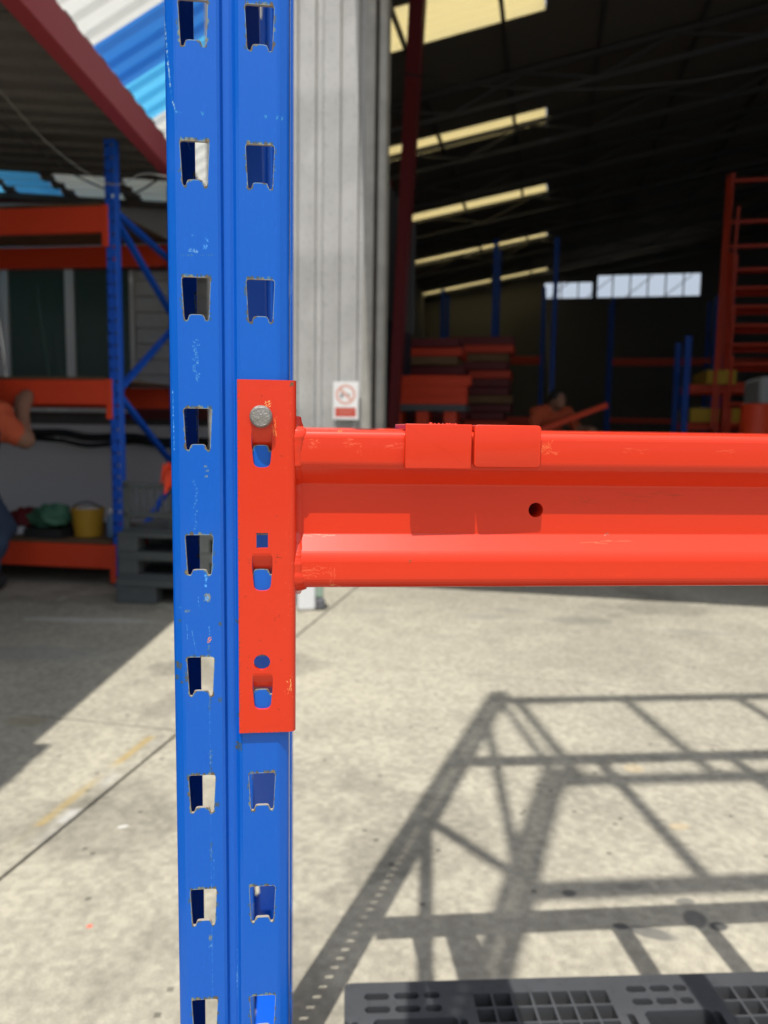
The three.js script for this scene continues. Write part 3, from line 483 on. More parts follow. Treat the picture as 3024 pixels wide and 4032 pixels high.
// ------------------------------------------------------------------ warehouse
{
  const t = thing('warehouse', 'large dark warehouse with grey corrugated front and open doorway', 'building', WH.o.toArray(), WH.a);
  const SL = 0.178, RY = (x) => 6.1 + SL * (Math.min(x, 8.5) - 0.79) - (x > 8.5 ? SL * (x - 8.5) : 0);
  // front wall left of the doorway: three corrugated sheets, trim and rusty edge channel
  for (const [a, b] of [[-1.28, -1.0], [-1.0, -0.47], [-0.47, -0.19]]) { const g = corrugated(b - a - 0.004, 5.9, 0.122, 0.026, 0.16, 0.0012, 0.06); const m = add(t, 'wall_sheet', g, M.wall); m.position.set(a, 0.02, 0); }
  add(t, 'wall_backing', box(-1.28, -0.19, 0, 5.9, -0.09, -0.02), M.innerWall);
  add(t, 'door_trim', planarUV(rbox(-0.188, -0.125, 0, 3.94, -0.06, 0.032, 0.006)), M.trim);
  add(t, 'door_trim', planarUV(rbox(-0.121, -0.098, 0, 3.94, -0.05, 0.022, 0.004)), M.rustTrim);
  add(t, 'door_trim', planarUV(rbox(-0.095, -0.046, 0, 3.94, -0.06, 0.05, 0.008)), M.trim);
  add(t, 'wall', box(3.2, 18, 0, 5.6, -0.1, 0), M.innerWall);  // out of view; narrows the opening to darken the warehouse interior
  add(t, 'unseen_lintel', box(-0.19, 3.2, 3.95, 5.6, -0.1, 0), M.innerWall);  // unseen above the frame, set low to keep daylight out of the interior
  // overhang out of view, placed so its shadow edge crosses the doorway floor
  for (let k = 0; k < 4; k++) add(t, 'overhang_sheet', box(-0.3 + 3 * k, 2.7 + 3 * k - 0.005, 4.44, 4.46, 0.003, 1.66), M.roof);
  for (let k = 0; k < 5; k++) add(t, 'overhang_bracket', bar([-0.2 + 2.6 * k, 3.98, 0.06], [-0.2 + 2.6 * k, 4.41, 1.5], 0.05, 0.05), M.steel);
  // side and back walls
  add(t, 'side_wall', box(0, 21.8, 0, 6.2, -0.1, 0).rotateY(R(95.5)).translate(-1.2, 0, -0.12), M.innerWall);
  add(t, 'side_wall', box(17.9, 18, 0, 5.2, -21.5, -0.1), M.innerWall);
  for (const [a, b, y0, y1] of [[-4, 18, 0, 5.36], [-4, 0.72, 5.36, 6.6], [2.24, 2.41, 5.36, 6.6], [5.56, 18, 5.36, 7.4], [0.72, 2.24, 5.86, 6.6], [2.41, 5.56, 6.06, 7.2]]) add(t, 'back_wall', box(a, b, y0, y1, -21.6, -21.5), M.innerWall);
  for (let k = 1; k < 9; k++) if (k !== 3) add(t, 'window_bar', bar([0.72 + k * 0.54, 5.3, -21.45], [0.72 + k * 0.54, 6.1, -21.45], 0.04, 0.04), M.steel);
  for (let k = 0; k < 4; k++) add(t, 'window_bar', bar([0.9 + k * 1.2, 5.36, -21.42], [1.7 + k * 1.2, 6.0, -21.42], 0.025, 0.025), M.steel);
  // roof with translucent strips on the near slope
  const strips = [[-4.15, 0.95], [-8.0, 0.62], [-11.85, 0.7], [-15.75, 0.8], [-20.0, 0.95]];
  const slope = (x0, x1, z0, z1, mat, name) => { const p = sweepZ([[x0, RY(x0)], [x1, RY(x1)], [x1, RY(x1) + 0.05], [x0, RY(x0) + 0.05]], z0, z1); return add(t, name, planarUV(p), mat); };
  const XL = (zz) => Math.min(-1.45, -1.35 + 0.0963 * zz - 0.25);
  let z = 0;
  for (const [zs, d] of strips) {
    slope(XL(z), 8.5, zs + 0.001, z - 0.001, M.roofDark, 'roof_sheet');
    slope(0.8, 8.5, zs - d + 0.001, zs - 0.001, M.roofDark, 'roof_sheet');
    const n = 6; for (let k = 0; k < n; k++) { const a = zs - d + k * d / n; slope(XL(zs), 0.79, a + 0.012, a + d / n - 0.006, M.creamSheet, 'skylight_rib'); }
    z = zs - d;
  }
  slope(XL(z), 8.5, -21.6, z - 0.001, M.roofDark, 'roof_sheet');
  add(t, 'roof_sheet', sweepZ([[8.5, RY(8.5)], [18.2, RY(18.2)], [18.2, RY(18.2) + 0.05], [8.5, RY(8.5) + 0.05]], -21.6, 0), M.roofDark);
  // trusses across the building
  const XT = (zz) => -1.2 + 0.0963 * zz + 0.1;
  for (const zt of [-2.6, -6.4, -8.25, -10.1, -12.2, -14, -16.0, -18, -20.4]) {
    const r = new THREE.Group(); r.name = 'roof_truss'; t.add(r);
    add(r, 'top_chord', bar([XT(zt), RY(XT(zt)) - 0.08, zt], [8.5, RY(8.5) - 0.08, zt], 0.07, 0.07), M.steel);
    add(r, 'bottom_chord', bar([XT(zt), RY(XT(zt)) - 0.42, zt], [8.5, RY(8.5) - 0.42, zt], 0.06, 0.06), M.steel);
    for (let k = 0; k < 13; k++) { const x = -4.5 + k; if (x < XT(zt)) continue; add(r, 'web', k % 2 ? bar([x, RY(x) - 0.1, zt], [x + 1, RY(x + 1) - 0.4, zt], 0.035, 0.035) : bar([x, RY(x) - 0.4, zt], [x + 1, RY(x + 1) - 0.1, zt], 0.035, 0.035), M.steel); }
  }
  for (const x of [-0.9, 0.3, 1.5, 2.8, 4.2, 5.6, 7]) add(t, 'purlin', bar([x, RY(x) - 0.035, -21.4], [x, RY(x) - 0.035, -0.1], 0.05, 0.06), M.steel);
  // leaning tapered red column and inner partition
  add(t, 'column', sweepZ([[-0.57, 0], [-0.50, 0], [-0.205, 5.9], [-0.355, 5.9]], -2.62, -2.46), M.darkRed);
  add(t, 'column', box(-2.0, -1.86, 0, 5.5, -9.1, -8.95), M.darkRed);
  add(t, 'partition', box(-0.62, -0.55, 2.1, 3.36, -3.75, -0.3), M.innerWall);
  add(t, 'partition_panel', box(-0.63, -0.54, 0, 2.095, -3.75, -0.3), M.navy);
  for (let k = 0; k < 7; k++) add(t, 'stud', box(-0.54, -0.50, 2.1, 3.3, -3.7 + k * 0.55, -3.66 + k * 0.55), M.steel);
  // high roof over the side alley with blue and pale translucent sheets (shed axes)
  const al = new THREE.Group(); al.name = 'alley_roof'; t.add(al);
  const inv = (x, y, z) => { const [X, Y, Z] = sh(x, y, z), dx = X - WH.o.x, dz = Z - WH.o.z; return [dx * Math.cos(WH.a) - dz * Math.sin(WH.a), Y, dx * Math.sin(WH.a) + dz * Math.cos(WH.a)]; };
  const y0 = (x) => 4.2 + 0.6 * (x + 2.2);
  const mats = { w: M.whiteSheet, b: M.blueSheet, s: M.skySheet };
  [['w', -4.2, -4.9], ['w', -4.9, -5.65], ['w', -5.65, -6.4], ['b', -6.4, -7.12], ['s', -7.12, -7.85], ['w', -7.85, -8.6], ['w', -8.6, -9.4], ['w', -9.4, -10.2]].forEach(([m, za, zb]) => {
    const per = (za - zb) / 3, L = Math.hypot(2.2, 1.32);
    const g = corrugated(za - zb - 0.006, L, per, 0.045, 0.34).translate(0, 0, 0);
    // x of the sheet runs along -z of the shed, y up the slope
    const o = V(...inv(-3.3, y0(-3.3), za)), ex = V(...inv(-3.3, y0(-3.3), za - 1)).sub(o), ey = V(...inv(-2.3, y0(-2.3), za)).sub(o).normalize(), ez = ex.clone().cross(ey);
    g.applyMatrix4(new THREE.Matrix4().makeBasis(ex, ey, ez).setPosition(o));
    add(al, 'roof_sheet', g, mats[m]);
  });
  for (const x of [-3.25, -1.15]) add(al, 'purlin', bar(inv(x, y0(x) + 0.1, -4.2), inv(x, y0(x) + 0.1, -10.2), 0.04, 0.06), M.steel);
}
// no-smoking sign on the corrugated front
{
  const tex = canvasTex(256, 384, (c, w, h) => {
    c.fillStyle = '#e9e7e4'; c.fillRect(0, 0, w, h);
    c.strokeStyle = '#d8a596'; c.lineWidth = 26; c.beginPath(); c.arc(128, 126, 92, 0, 7); c.stroke();
    c.fillStyle = '#5c6060'; c.fillRect(70, 118, 92, 17); c.fillStyle = '#9c8f84'; c.fillRect(166, 118, 16, 17);
    c.strokeStyle = '#8b9090'; c.lineWidth = 7; c.beginPath(); c.moveTo(84, 108); c.bezierCurveTo(76, 88, 100, 84, 92, 66); c.stroke(); c.fillStyle = '#70787a'; c.beginPath(); c.arc(86, 150, 15, 0, 7); c.fill();
    c.save(); c.translate(128, 126); c.rotate(Math.PI / 4); c.fillStyle = '#d8a596'; c.fillRect(-90, -14, 180, 28); c.restore();
    c.fillStyle = '#c0503f'; c.fillRect(18, 262, 220, 98); c.fillStyle = 'rgba(232,190,178,0.45)'; c.fillRect(50, 292, 156, 12); c.fillRect(62, 322, 132, 9);
  });
  const m = new THREE.MeshStandardMaterial({ map: tex, roughness: 0.5 });
  const [x, y, z] = wh(-0.295, 1.222, 0.045);
  const t = thing('sign', 'faded white no-smoking sign with red circle on the grey corrugated wall', 'sign', [x, y, z], WH.a);
  add(t, 'plate', rbox(-0.087, 0.087, -0.124, 0.124, -0.006, 0, 0.002), M.frameWhite);
  add(t, 'print', new THREE.PlaneGeometry(0.164, 0.238).translate(0, 0, 0.0022), m);
}
// sagging cable across the warehouse doorway
{
  const a = wh(-0.2, 4.05, -1.6), pts = []; for (let k = 0; k <= 16; k++) { const s = k / 16; pts.push(wh(-0.3 + 5.4 * s, 3.72 + 1.0 * (s - 0.34) ** 2 * 2.2, -1.6)); }
  one('cable', tube(pts, 0.008, 60, 6), M.wire, 'thin black cable sagging across the dark warehouse doorway', 'cable');
}

// ------------------------------------------------------------------ open shed on the left
{
  const t = thing('shed', 'open shed with dark roof, maroon eave beam and white sided back wall', 'building', SH.o.toArray(), SH.a);
  const EX = -1.565, EY = 2.8;
  // eave channel
  add(t, 'eave_beam', sweepZ(rounded([[-0.045, -0.085], [0.045, -0.085], [0.045, -0.072], [-0.028, -0.072], [-0.028, 0.072], [0.045, 0.072], [0.045, 0.085], [-0.045, 0.085]], 0.004, 2).map(([x, y]) => [EX - x, EY + y]), -7.3, 2.6), M.maroon);
  // roof: sheets across, with four translucent panels near the back wall
  const Y = (x) => 2.92 + 0.05 * (EX - x), strip = (x0, x1, z0, z1, m, n, lap = 0, up = 0) => { const w = z1 - z0; const g = corrugated(w + (lap || -0.004), x1 - x0, Math.min(0.19, w / 2), 0.025, 0.3); const ex = V(0, 0, -1), ey = V(1, -0.05, 0).normalize(), ez = ex.clone().cross(ey); g.applyMatrix4(new THREE.Matrix4().makeBasis(ex, ey, ez).setPosition(V(x0, Y(x0) + up, z1))); return add(t, n, g, m); };
  for (let k = 0; k < 11; k++) { const z = 2.65 - 0.8 * k; strip(-8.5, EX + (z < -0.9 ? 0.03 : 0.11), z - 0.8, z, M.roof, 'roof_sheet', 0.04, (k % 2) * 0.004); }  // nearer sheets lie out of view, extended to deepen the shed shade
  for (const [a, b, m] of [[-3.72, -3.34, M.skySheet], [-3.22, -2.84, M.skySheet], [-2.72, -2.32, M.clearSheet], [-2.17, -1.8, M.clearSheet]]) strip(a, b, -6.75, -6.15, m, 'skylight');
  for (const [a, b] of [[-8.5, -3.72], [-3.34, -3.22], [-2.84, -2.72], [-2.32, -2.17], [-1.8, EX + 0.03]]) strip(a + 0.002, b - 0.002, -6.75, -6.15, M.roof, 'roof_sheet');
  strip(-8.5, EX + 0.03, -7.4, -6.75, M.roof, 'roof_sheet');
  for (const z of [1.2, -7.05]) add(t, 'rafter', bar([-8.4, Y(-8.4) - 0.05, z], [EX - 0.05, Y(EX) - 0.05, z], 0.05, 0.07), M.maroon);
  // back wall
  const W = -7.0;
  add(t, 'wall_core', box(-8.4, -1.66, 0, 3.06, W - 0.12, W - 0.025), M.innerWall);
  add(t, 'side_wall', box(-8.5, -8.4, 0, 3.2, -7.0, 2.6), M.plaster); add(t, 'unseen_end_wall', box(-8.4, -4.6, 0, 2.9, 2.5, 2.6), M.plaster);  // both walls out of view, placed to close off sky and darken the shed
  add(t, 'wall_beam', box(-8.4, -1.62, 2.985, 3.05, W - 0.02, W + 0.03), M.darkRed);
  add(t, 'wall_beam', box(-8.4, -1.62, 2.42, 2.5, W - 0.02, W + 0.05), M.darkRed);
  add(t, 'wall_beam', box(-2.45, -1.62, 1.10, 1.2, W - 0.02, W + 0.05), M.darkRed);
  add(t, 'wall_panel', planarUV(box(-8.4, -1.66, 2.52, 2.98, W - 0.024, W)), M.siding);
  add(t, 'wall_panel', planarUV(box(-8.4, -1.66, 0.0, 1.04, W - 0.024, W)), M.plaster);
  for (let k = 0, y = 1.22; y < 2.4; y += 0.138, k++) { const h = Math.min(0.138, 2.41 - y); add(t, 'plank', planarUV(sweepX([[W - 0.024, y], [W + 0.004, y + 0.004], [W - 0.006, y + h - 0.003], [W - 0.024, y + h - 0.003]], -2.36, -1.66)), M.siding); }
  add(t, 'wall_panel', planarUV(box(-8.4, -3.55, 1.22, 2.41, W - 0.024, W - 0.001)), M.siding);
  for (const [a, b] of [[-3.5, -2.985], [-2.905, -2.405]]) {
    const w = new THREE.Group(); w.name = 'window'; t.add(w);
    add(w, 'pane', box(a, b, 1.25, 2.40, W - 0.018, W - 0.010), M.glass);
    for (const [x0, x1] of [[a - 0.045, a], [b, b + 0.04]]) add(w, 'frame', rbox(x0, x1, 1.22, 2.41, W - 0.02, W + 0.025, 0.004), M.frameWhite);
    add(w, 'sill', rbox(a - 0.04, b + 0.035, 1.15, 1.218, W - 0.02, W + 0.06, 0.004), M.frameWhite);
  }
  for (const [x, z] of [[EX, 2.4], [EX, -7.15]]) add(t, 'post', box(x - 0.05, x + 0.05, 0, EY - 0.09, z - 0.05, z + 0.05), M.maroon);
}
// loose wires under the shed roof and cable bundle on its wall
{
  one('roof_wire', tube([sh(-2.5, 2.85, -4.0), sh(-2.25, 2.72, -4.55), sh(-1.98, 2.55, -4.85), sh(-1.75, 2.52, -5.1), sh(-1.6, 2.68, -5.3)], 0.006, 50, 6), M.wire, 'black wire drooping under the dark shed roof', 'wire');
  one('pale_wire', tube([sh(-2.25, 2.9, -4.4), sh(-2.0, 2.62, -4.6), sh(-1.72, 2.47, -4.75), sh(-1.55, 2.55, -4.8), sh(-1.42, 2.55, -4.85), sh(-1.3, 2.57, -4.9)], 0.003, 50, 6), M.paleWire, 'thin pale wire hanging below the maroon eave beam', 'wire');
  const pts = []; for (let k = 0; k <= 10; k++) pts.push(sh(-3.9 + k * 0.22, 0.99 - 0.10 * (k / 10) + 0.015 * Math.sin(k * 2.1), -6.93));
  one('cable_bundle', mergeGeometries([tube(pts, 0.035, 60, 8), tube(pts.map(([x, y, z], i) => [x, y - 0.055 + 0.02 * Math.sin(i), z + 0.02]), 0.02, 60, 8)]), M.wire, 'dark cable bundle strung along the shed wall', 'cable');
}

// ------------------------------------------------------------------ rack inside the shed
const SR = { o: V(-1.135, 0, -5.064), a: R(-15.5) }, sr = inFrame(SR);
{
  const t = thing('pallet_rack', 'shaded blue rack with three wide orange beams in the open shed', 'pallet rack', SR.o.toArray(), SR.a);
  const n = 36, gB = uprightGeo(2.775, n, 'body'), gE = uprightGeo(2.775, n, 'edges');
  for (const x of [0, -2.45]) {
    for (const s of [0, 1]) { const u = add(t, 'upright', gB, M.blueFar); u.position.set(x, 0, s ? -0.95 : 0); u.rotation.y = s ? Math.PI : 0; add(u, 'slot_rim', gE, M.blueFar); add(u, 'base', box(-0.03, 0.03, 0, 0.09, -0.05, -0.01), M.blueFar); }
    const ys = [2.34, 1.25, 0.14]; for (let k = 0; k < 2; k++) { add(t, 'brace', bar([x, ys[k], -0.03], [x, (ys[k] + ys[k + 1]) / 2 + 0.02, -0.92], 0.035, 0.03), M.blueFar); add(t, 'brace', bar([x, ys[k + 1], -0.03], [x, (ys[k] + ys[k + 1]) / 2 - 0.02, -0.92], 0.035, 0.03), M.blueFar); }
    add(t, 'brace', bar([x, 2.37, -0.03], [x, 2.22, -0.92], 0.035, 0.03), M.blueFar);
  }
  for (const y of [2.385, 1.325, 0.27]) for (const z of [0.002, -1.002]) {
    const b = add(t, 'beam', planarUV(rbox(-2.40, -0.045, y - 0.155, y, z - 0.05, z, 0.006)), M.orange);
    for (const x of [-0.045, -2.40]) add(b, 'connector', rbox(x - 0.012, x + 0.03, y - 0.245, y + 0.005, z - 0.045, z + 0.004, 0.003), M.orange);
  }
}
const onRack = (x, y, z) => sr(x, y, z);
one('shelf_board', planarUV(rbox(-2.38, -0.06, 2.388, 2.406, -0.99, -0.01, 0.003)), M.ply, 'plywood board on the top beams of the shed rack', 'board', SR.o.toArray(), SR.a);
one('shelf_board', planarUV(rbox(-2.38, -0.06, 1.328, 1.346, -0.99, -0.03, 0.003)), M.ply, 'worn plywood board on the middle beams of the shed rack', 'board', SR.o.toArray(), SR.a);
one('shelf_board', planarUV(rbox(-2.38, -0.06, 0.273, 0.288, -0.99, -0.01, 0.003)), M.ply, 'dirty plywood board on the lowest beams of the shed rack', 'board', SR.o.toArray(), SR.a);
for (let k = 0; k < 3; k++) one('timber_batten', planarUV(rbox(-2.2 + 0.75 * k, -2.1 + 0.75 * k, 1.20, 1.322, -0.96, -0.06, 0.004)), M.wood, 'wooden batten under the plywood of the middle shed shelf', 'batten', SR.o.toArray(), SR.a, 'battens under the middle shelf');
{ // things on the lowest shelf
  const S0 = 0.2885;
  const bk = thing('bucket', 'yellow bucket with white powdery top on the lowest shed shelf', 'bucket', onRack(-0.33, S0, -0.22), 0);
  add(bk, 'shell', new THREE.LatheGeometry([[0, 0], [0.085, 0], [0.088, 0.01], [0.108, 0.185], [0.114, 0.19], [0.112, 0.197], [0.104, 0.195], [0.098, 0.17], [0, 0.165]].map(([x, y]) => new THREE.Vector2(x, y)), 32), M.bucket);
  add(bk, 'filling', new THREE.SphereGeometry(0.098, 24, 8, 0, 7, 0, Math.PI / 2).scale(1, 0.3, 1).translate(0, 0.175, 0), std([0.5, 0.48, 0.5], 0.9));
  add(bk, 'handle', tube([[-0.11, 0.185, 0], [-0.06, 0.225, 0.02], [0.02, 0.235, 0.03], [0.11, 0.185, 0]], 0.006, 24, 6), M.wire);
  const lump = (rx, ry, rz, s, a) => { const g = new THREE.SphereGeometry(1, 28, 18), p = g.attributes.position; for (let i = 0; i < p.count; i++) { const x = p.getX(i), y = p.getY(i), z = p.getZ(i), k = 1 + a * (fbm(x * 0.13 + y * 0.2 + s, z * 0.17 - y * 0.1 + s * 2, 32, 3) - 0.5); p.setXYZ(i, x * rx * k, Math.max(-0.6, y) * ry * k + ry * 0.6, z * rz * k); } g.computeVertexNormals(); return g; };
  one('green_bag', lump(0.13, 0.085, 0.10, 0.3, 0.9), std([0.05, 0.16, 0.09], 0.6), 'crumpled green plastic bag beside the yellow bucket', 'bag', onRack(-0.62, S0 + 0.062, -0.25));
  const tr = thing('tray', 'flat dark tray under the green bag', 'tray', onRack(-0.55, S0, -0.22), SR.a);
  add(tr, 'base', rbox(-0.16, 0.11, 0, 0.012, -0.15, 0.15, 0.003), M.wire); for (const [a, b, c, d] of [[-0.16, -0.15, -0.15, 0.15], [0.1, 0.11, -0.15, 0.15], [-0.15, 0.1, -0.15, -0.14], [-0.15, 0.1, 0.14, 0.15]]) add(tr, 'side', box(a, b, 0.012, 0.06, c, d), M.wire);
  one('white_rag', lump(0.05, 0.03, 0.06, 1.3, 0.9), std([0.5, 0.5, 0.5], 0.9), 'small white rag on the lowest shed shelf', 'rag', onRack(-0.83, S0 + 0.002, -0.2));
  one('red_bag', lump(0.11, 0.08, 0.1, 2.3, 0.8), std([0.18, 0.012, 0.014], 0.7), 'dark red bag far back on the lowest shed shelf', 'bag', onRack(-1.05, S0 + 0.002, -0.6));
  for (const [x, c, l] of [[-0.155, [0.12, 0.22, 0.36], 'pale blue spray bottle beside the blue shed upright'], [-0.095, [0.25, 0.05, 0.30], 'purple bottle beside the blue shed upright']]) {
    const b = thing('bottle', l, 'bottle', onRack(x, S0, -0.2), 0);
    add(b, 'shell', new THREE.LatheGeometry([[0, 0], [0.026, 0], [0.028, 0.02], [0.027, 0.12], [0.012, 0.15], [0.012, 0.17], [0, 0.17]].map(([r, y]) => new THREE.Vector2(r, y)), 20), std(c, 0.3));
    add(b, 'cap', new THREE.CylinderGeometry(0.014, 0.014, 0.025, 16).translate(0, 0.183, 0), M.frameWhite);
  }
}
// stack of plastic pallets and a wire crate in front of the shed wall, with an orange cloth on top
{
  const base = (x, y, z) => sh(x, y, z), N = [];
  const one4 = (y, label, mat, h) => {
    const t = thing('plastic_pallet', label, 'pallet', base(-1.64, y, -4.46), SH.a - R(5));
    add(t, 'deck', new THREE.ExtrudeGeometry(palletDeck(1.03, 1.0, 0.05), { depth: 0.028, bevelEnabled: false }).rotateX(-Math.PI / 2).translate(0, h - 0.028, -1.0), mat);
    add(t, 'bottom', mergeGeometries([box(0, 1.03, 0, 0.02, -0.09, 0), box(0, 1.03, 0, 0.02, -0.55, -0.45), box(0, 1.03, 0, 0.02, -1, -0.91)]), mat);
    for (const x of [0, 0.44, 0.91]) for (const z of [-0.12, -0.56, -1.0]) add(t, 'block', rbox(x, x + 0.12, 0.0205, h - 0.0285, z, z + 0.12, 0.006), mat);
    return t;
  };
  const solid = thing('plastic_pallet', 'charcoal solid-sided pallet at the bottom of the stack by the blue shed upright', 'pallet', base(-1.64, 0, -4.42), SH.a - R(5));
  add(solid, 'deck', rbox(0, 1.03, 0.10, 0.145, -1, 0, 0.006), M.greyPlastic);
  for (const [a, b] of [[0, 0.24], [0.42, 0.62], [0.8, 1.03]]) for (const z of [-1, -0.56, -0.12]) add(solid, 'block', rbox(a, b, 0, 0.0995, z, z + 0.12, 0.006), M.greyPlastic);
  one4(0.146, 'grey plastic pallet lying second in the stack by the blue shed upright', M.greyPlastic, 0.135);
  one4(0.2815, 'grey plastic pallet lying third in the stack by the blue shed upright', M.greyPlastic, 0.135);
  const c = thing('wire_crate', 'grey open crate on top of the plastic pallets', 'crate', base(-1.62, 0.417, -4.5), SH.a - R(5));
  add(c, 'floor', box(0, 1.0, 0, 0.015, -0.95, 0), M.greyPlastic);
  for (const y of [0.10, 0.27]) for (const z of [-0.02, -0.94]) add(c, 'rail', rbox(0, 1, y - 0.016, y + 0.016, z - 0.015, z + 0.015, 0.004), M.greyPlastic);
  for (let k = 0; k < 22; k++) add(c, 'post', box(0.01 + k * 0.045, 0.018 + k * 0.045, k % 6 === 0 ? 0.016 : 0.116, k % 6 === 0 ? 0.254 : 0.254, -0.024, -0.016), M.greyPlastic);
  for (const x of [0.0, 0.5, 0.96]) add(c, 'corner_post', rbox(x, x + 0.035, 0.0155, 0.30, -0.04, -0.005, 0.004), M.greyPlastic);
  for (let k = 0; k < 9; k++) one('pipe_fitting', new THREE.TorusGeometry(0.045, 0.016, 8, 18, 4).rotateX(rr(0, 3)).rotateY(rr(0, 3)), M.steel, 'dark metal fitting lying in the grey open crate', 'fitting', base(-1.54 + k * 0.1, 0.50, -4.62 - 0.1 * (k % 2)), 0, 'fittings in the crate');
  const g = new THREE.PlaneGeometry(0.42, 0.34, 40, 32).rotateX(-Math.PI / 2), p = g.attributes.position;
  for (let i = 0; i < p.count; i++) { const x = p.getX(i), z = p.getZ(i), f = fbm(x * 0.35 + 2.2, z * 0.35 + 1.1, 24, 3) - 0.5; p.setXYZ(i, x * 0.62 + f * 0.06, 0.11 + f * 0.26 - 0.9 * x * x - 1.4 * z * z, z * 0.6 + f * 0.05); }
  g.computeVertexNormals();
  const cl = thing('orange_cloth', 'crumpled bright orange cloth on the grey crate', 'cloth', base(-1.26, 0.70, -4.56), 0.4);
  add(cl, 'fold', g, std([0.75, 0.06, 0.015], 0.8)); add(cl, 'fold', g.clone().rotateY(1.9).scale(0.9, 1.2, 0.9).translate(0.05, 0.03, -0.02), std([0.72, 0.05, 0.015], 0.8)); add(cl, 'fold', g.clone().rotateY(4).scale(1, 0.6, 1).translate(0.04, -0.05, 0.02), std([0.75, 0.06, 0.015], 0.8));
}

// ------------------------------------------------------------------ people
const skin = [0.26, 0.13, 0.08], navyC = [0.012, 0.014, 0.028], jean = [0.03, 0.05, 0.09], orangeC = [0.50, 0.085, 0.03], shoe = [0.03, 0.03, 0.03];
function figure(bones, res = 88, k = 0.018) {
  let lo = [9, 9, 9], hi = [-9, -9, -9];
  for (const [a, b] of bones) for (const q of [a, b]) for (let i = 0; i < 3; i++) { lo[i] = Math.min(lo[i], q[i] - q[3] - 0.06); hi[i] = Math.max(hi[i], q[i] + q[3] + 0.06); }
  const half = Math.max(hi[0] - lo[0], hi[1] - lo[1], hi[2] - lo[2]) / 2, c = [0, 1, 2].map((i) => (lo[i] + hi[i]) / 2);
  const dist = (x, y, z, [a, b]) => { const dx = b[0] - a[0], dy = b[1] - a[1], dz = b[2] - a[2], L = dx * dx + dy * dy + dz * dz || 1e-9; let t = ((x - a[0]) * dx + (y - a[1]) * dy + (z - a[2]) * dz) / L; t = Math.max(0, Math.min(1, t)); return Math.hypot(x - a[0] - dx * t, y - a[1] - dy * t, z - a[2] - dz * t) - (a[3] + (b[3] - a[3]) * t); };
  const mc = new MarchingCubes(res, new THREE.MeshBasicMaterial(), false, false, 120000); mc.isolation = 0;
  for (let z = 0; z < res; z++) for (let y = 0; y < res; y++) for (let x = 0; x < res; x++) {
    const X = c[0] + (x - res / 2) / (res / 2) * half, Y = c[1] + (y - res / 2) / (res / 2) * half, Z = c[2] + (z - res / 2) / (res / 2) * half;
    let s = 0; for (const b of bones) s += Math.exp(-Math.max(-0.3, Math.min(0.6, dist(X, Y, Z, b))) / k);
    mc.field[z * res * res + y * res + x] = s > 0 ? k * Math.log(s) : -1;
  }
  mc.update();
  const n = mc.count, P = new Float32Array(n * 3), C = new Float32Array(n * 3);
  for (let i = 0; i < n; i++) { for (let j = 0; j < 3; j++) P[3 * i + j] = c[j] + mc.positionArray[3 * i + j] * half; let best = 9, col; for (const b of bones) { const d = dist(P[3 * i], P[3 * i + 1], P[3 * i + 2], b); if (d < best) { best = d; col = b[2]; } } C.set(col, 3 * i); }
  const g = new THREE.BufferGeometry(); g.setAttribute('position', new THREE.BufferAttribute(P, 3)); g.setAttribute('color', new THREE.BufferAttribute(C, 3));
  const m = mergeVertices(g, 1e-4); m.computeVertexNormals();
  const q = m.attributes.position, nn = m.attributes.normal, cc = m.attributes.color;
  for (let i = 0; i < q.count; i++) if (cc.getX(i) !== Math.fround(skin[0])) { // folds in the cloth
    const x = q.getX(i), y = q.getY(i), z = q.getZ(i), f = 0.006 * Math.sin(y * 46 + 5 * Math.sin(x * 17 + z * 9)) + 0.005 * Math.sin(x * 38 - y * 31 + z * 40) ;
    q.setXYZ(i, x + nn.getX(i) * f, y + nn.getY(i) * f, z + nn.getZ(i) * f);
  }
  m.computeVertexNormals(); return m;
}
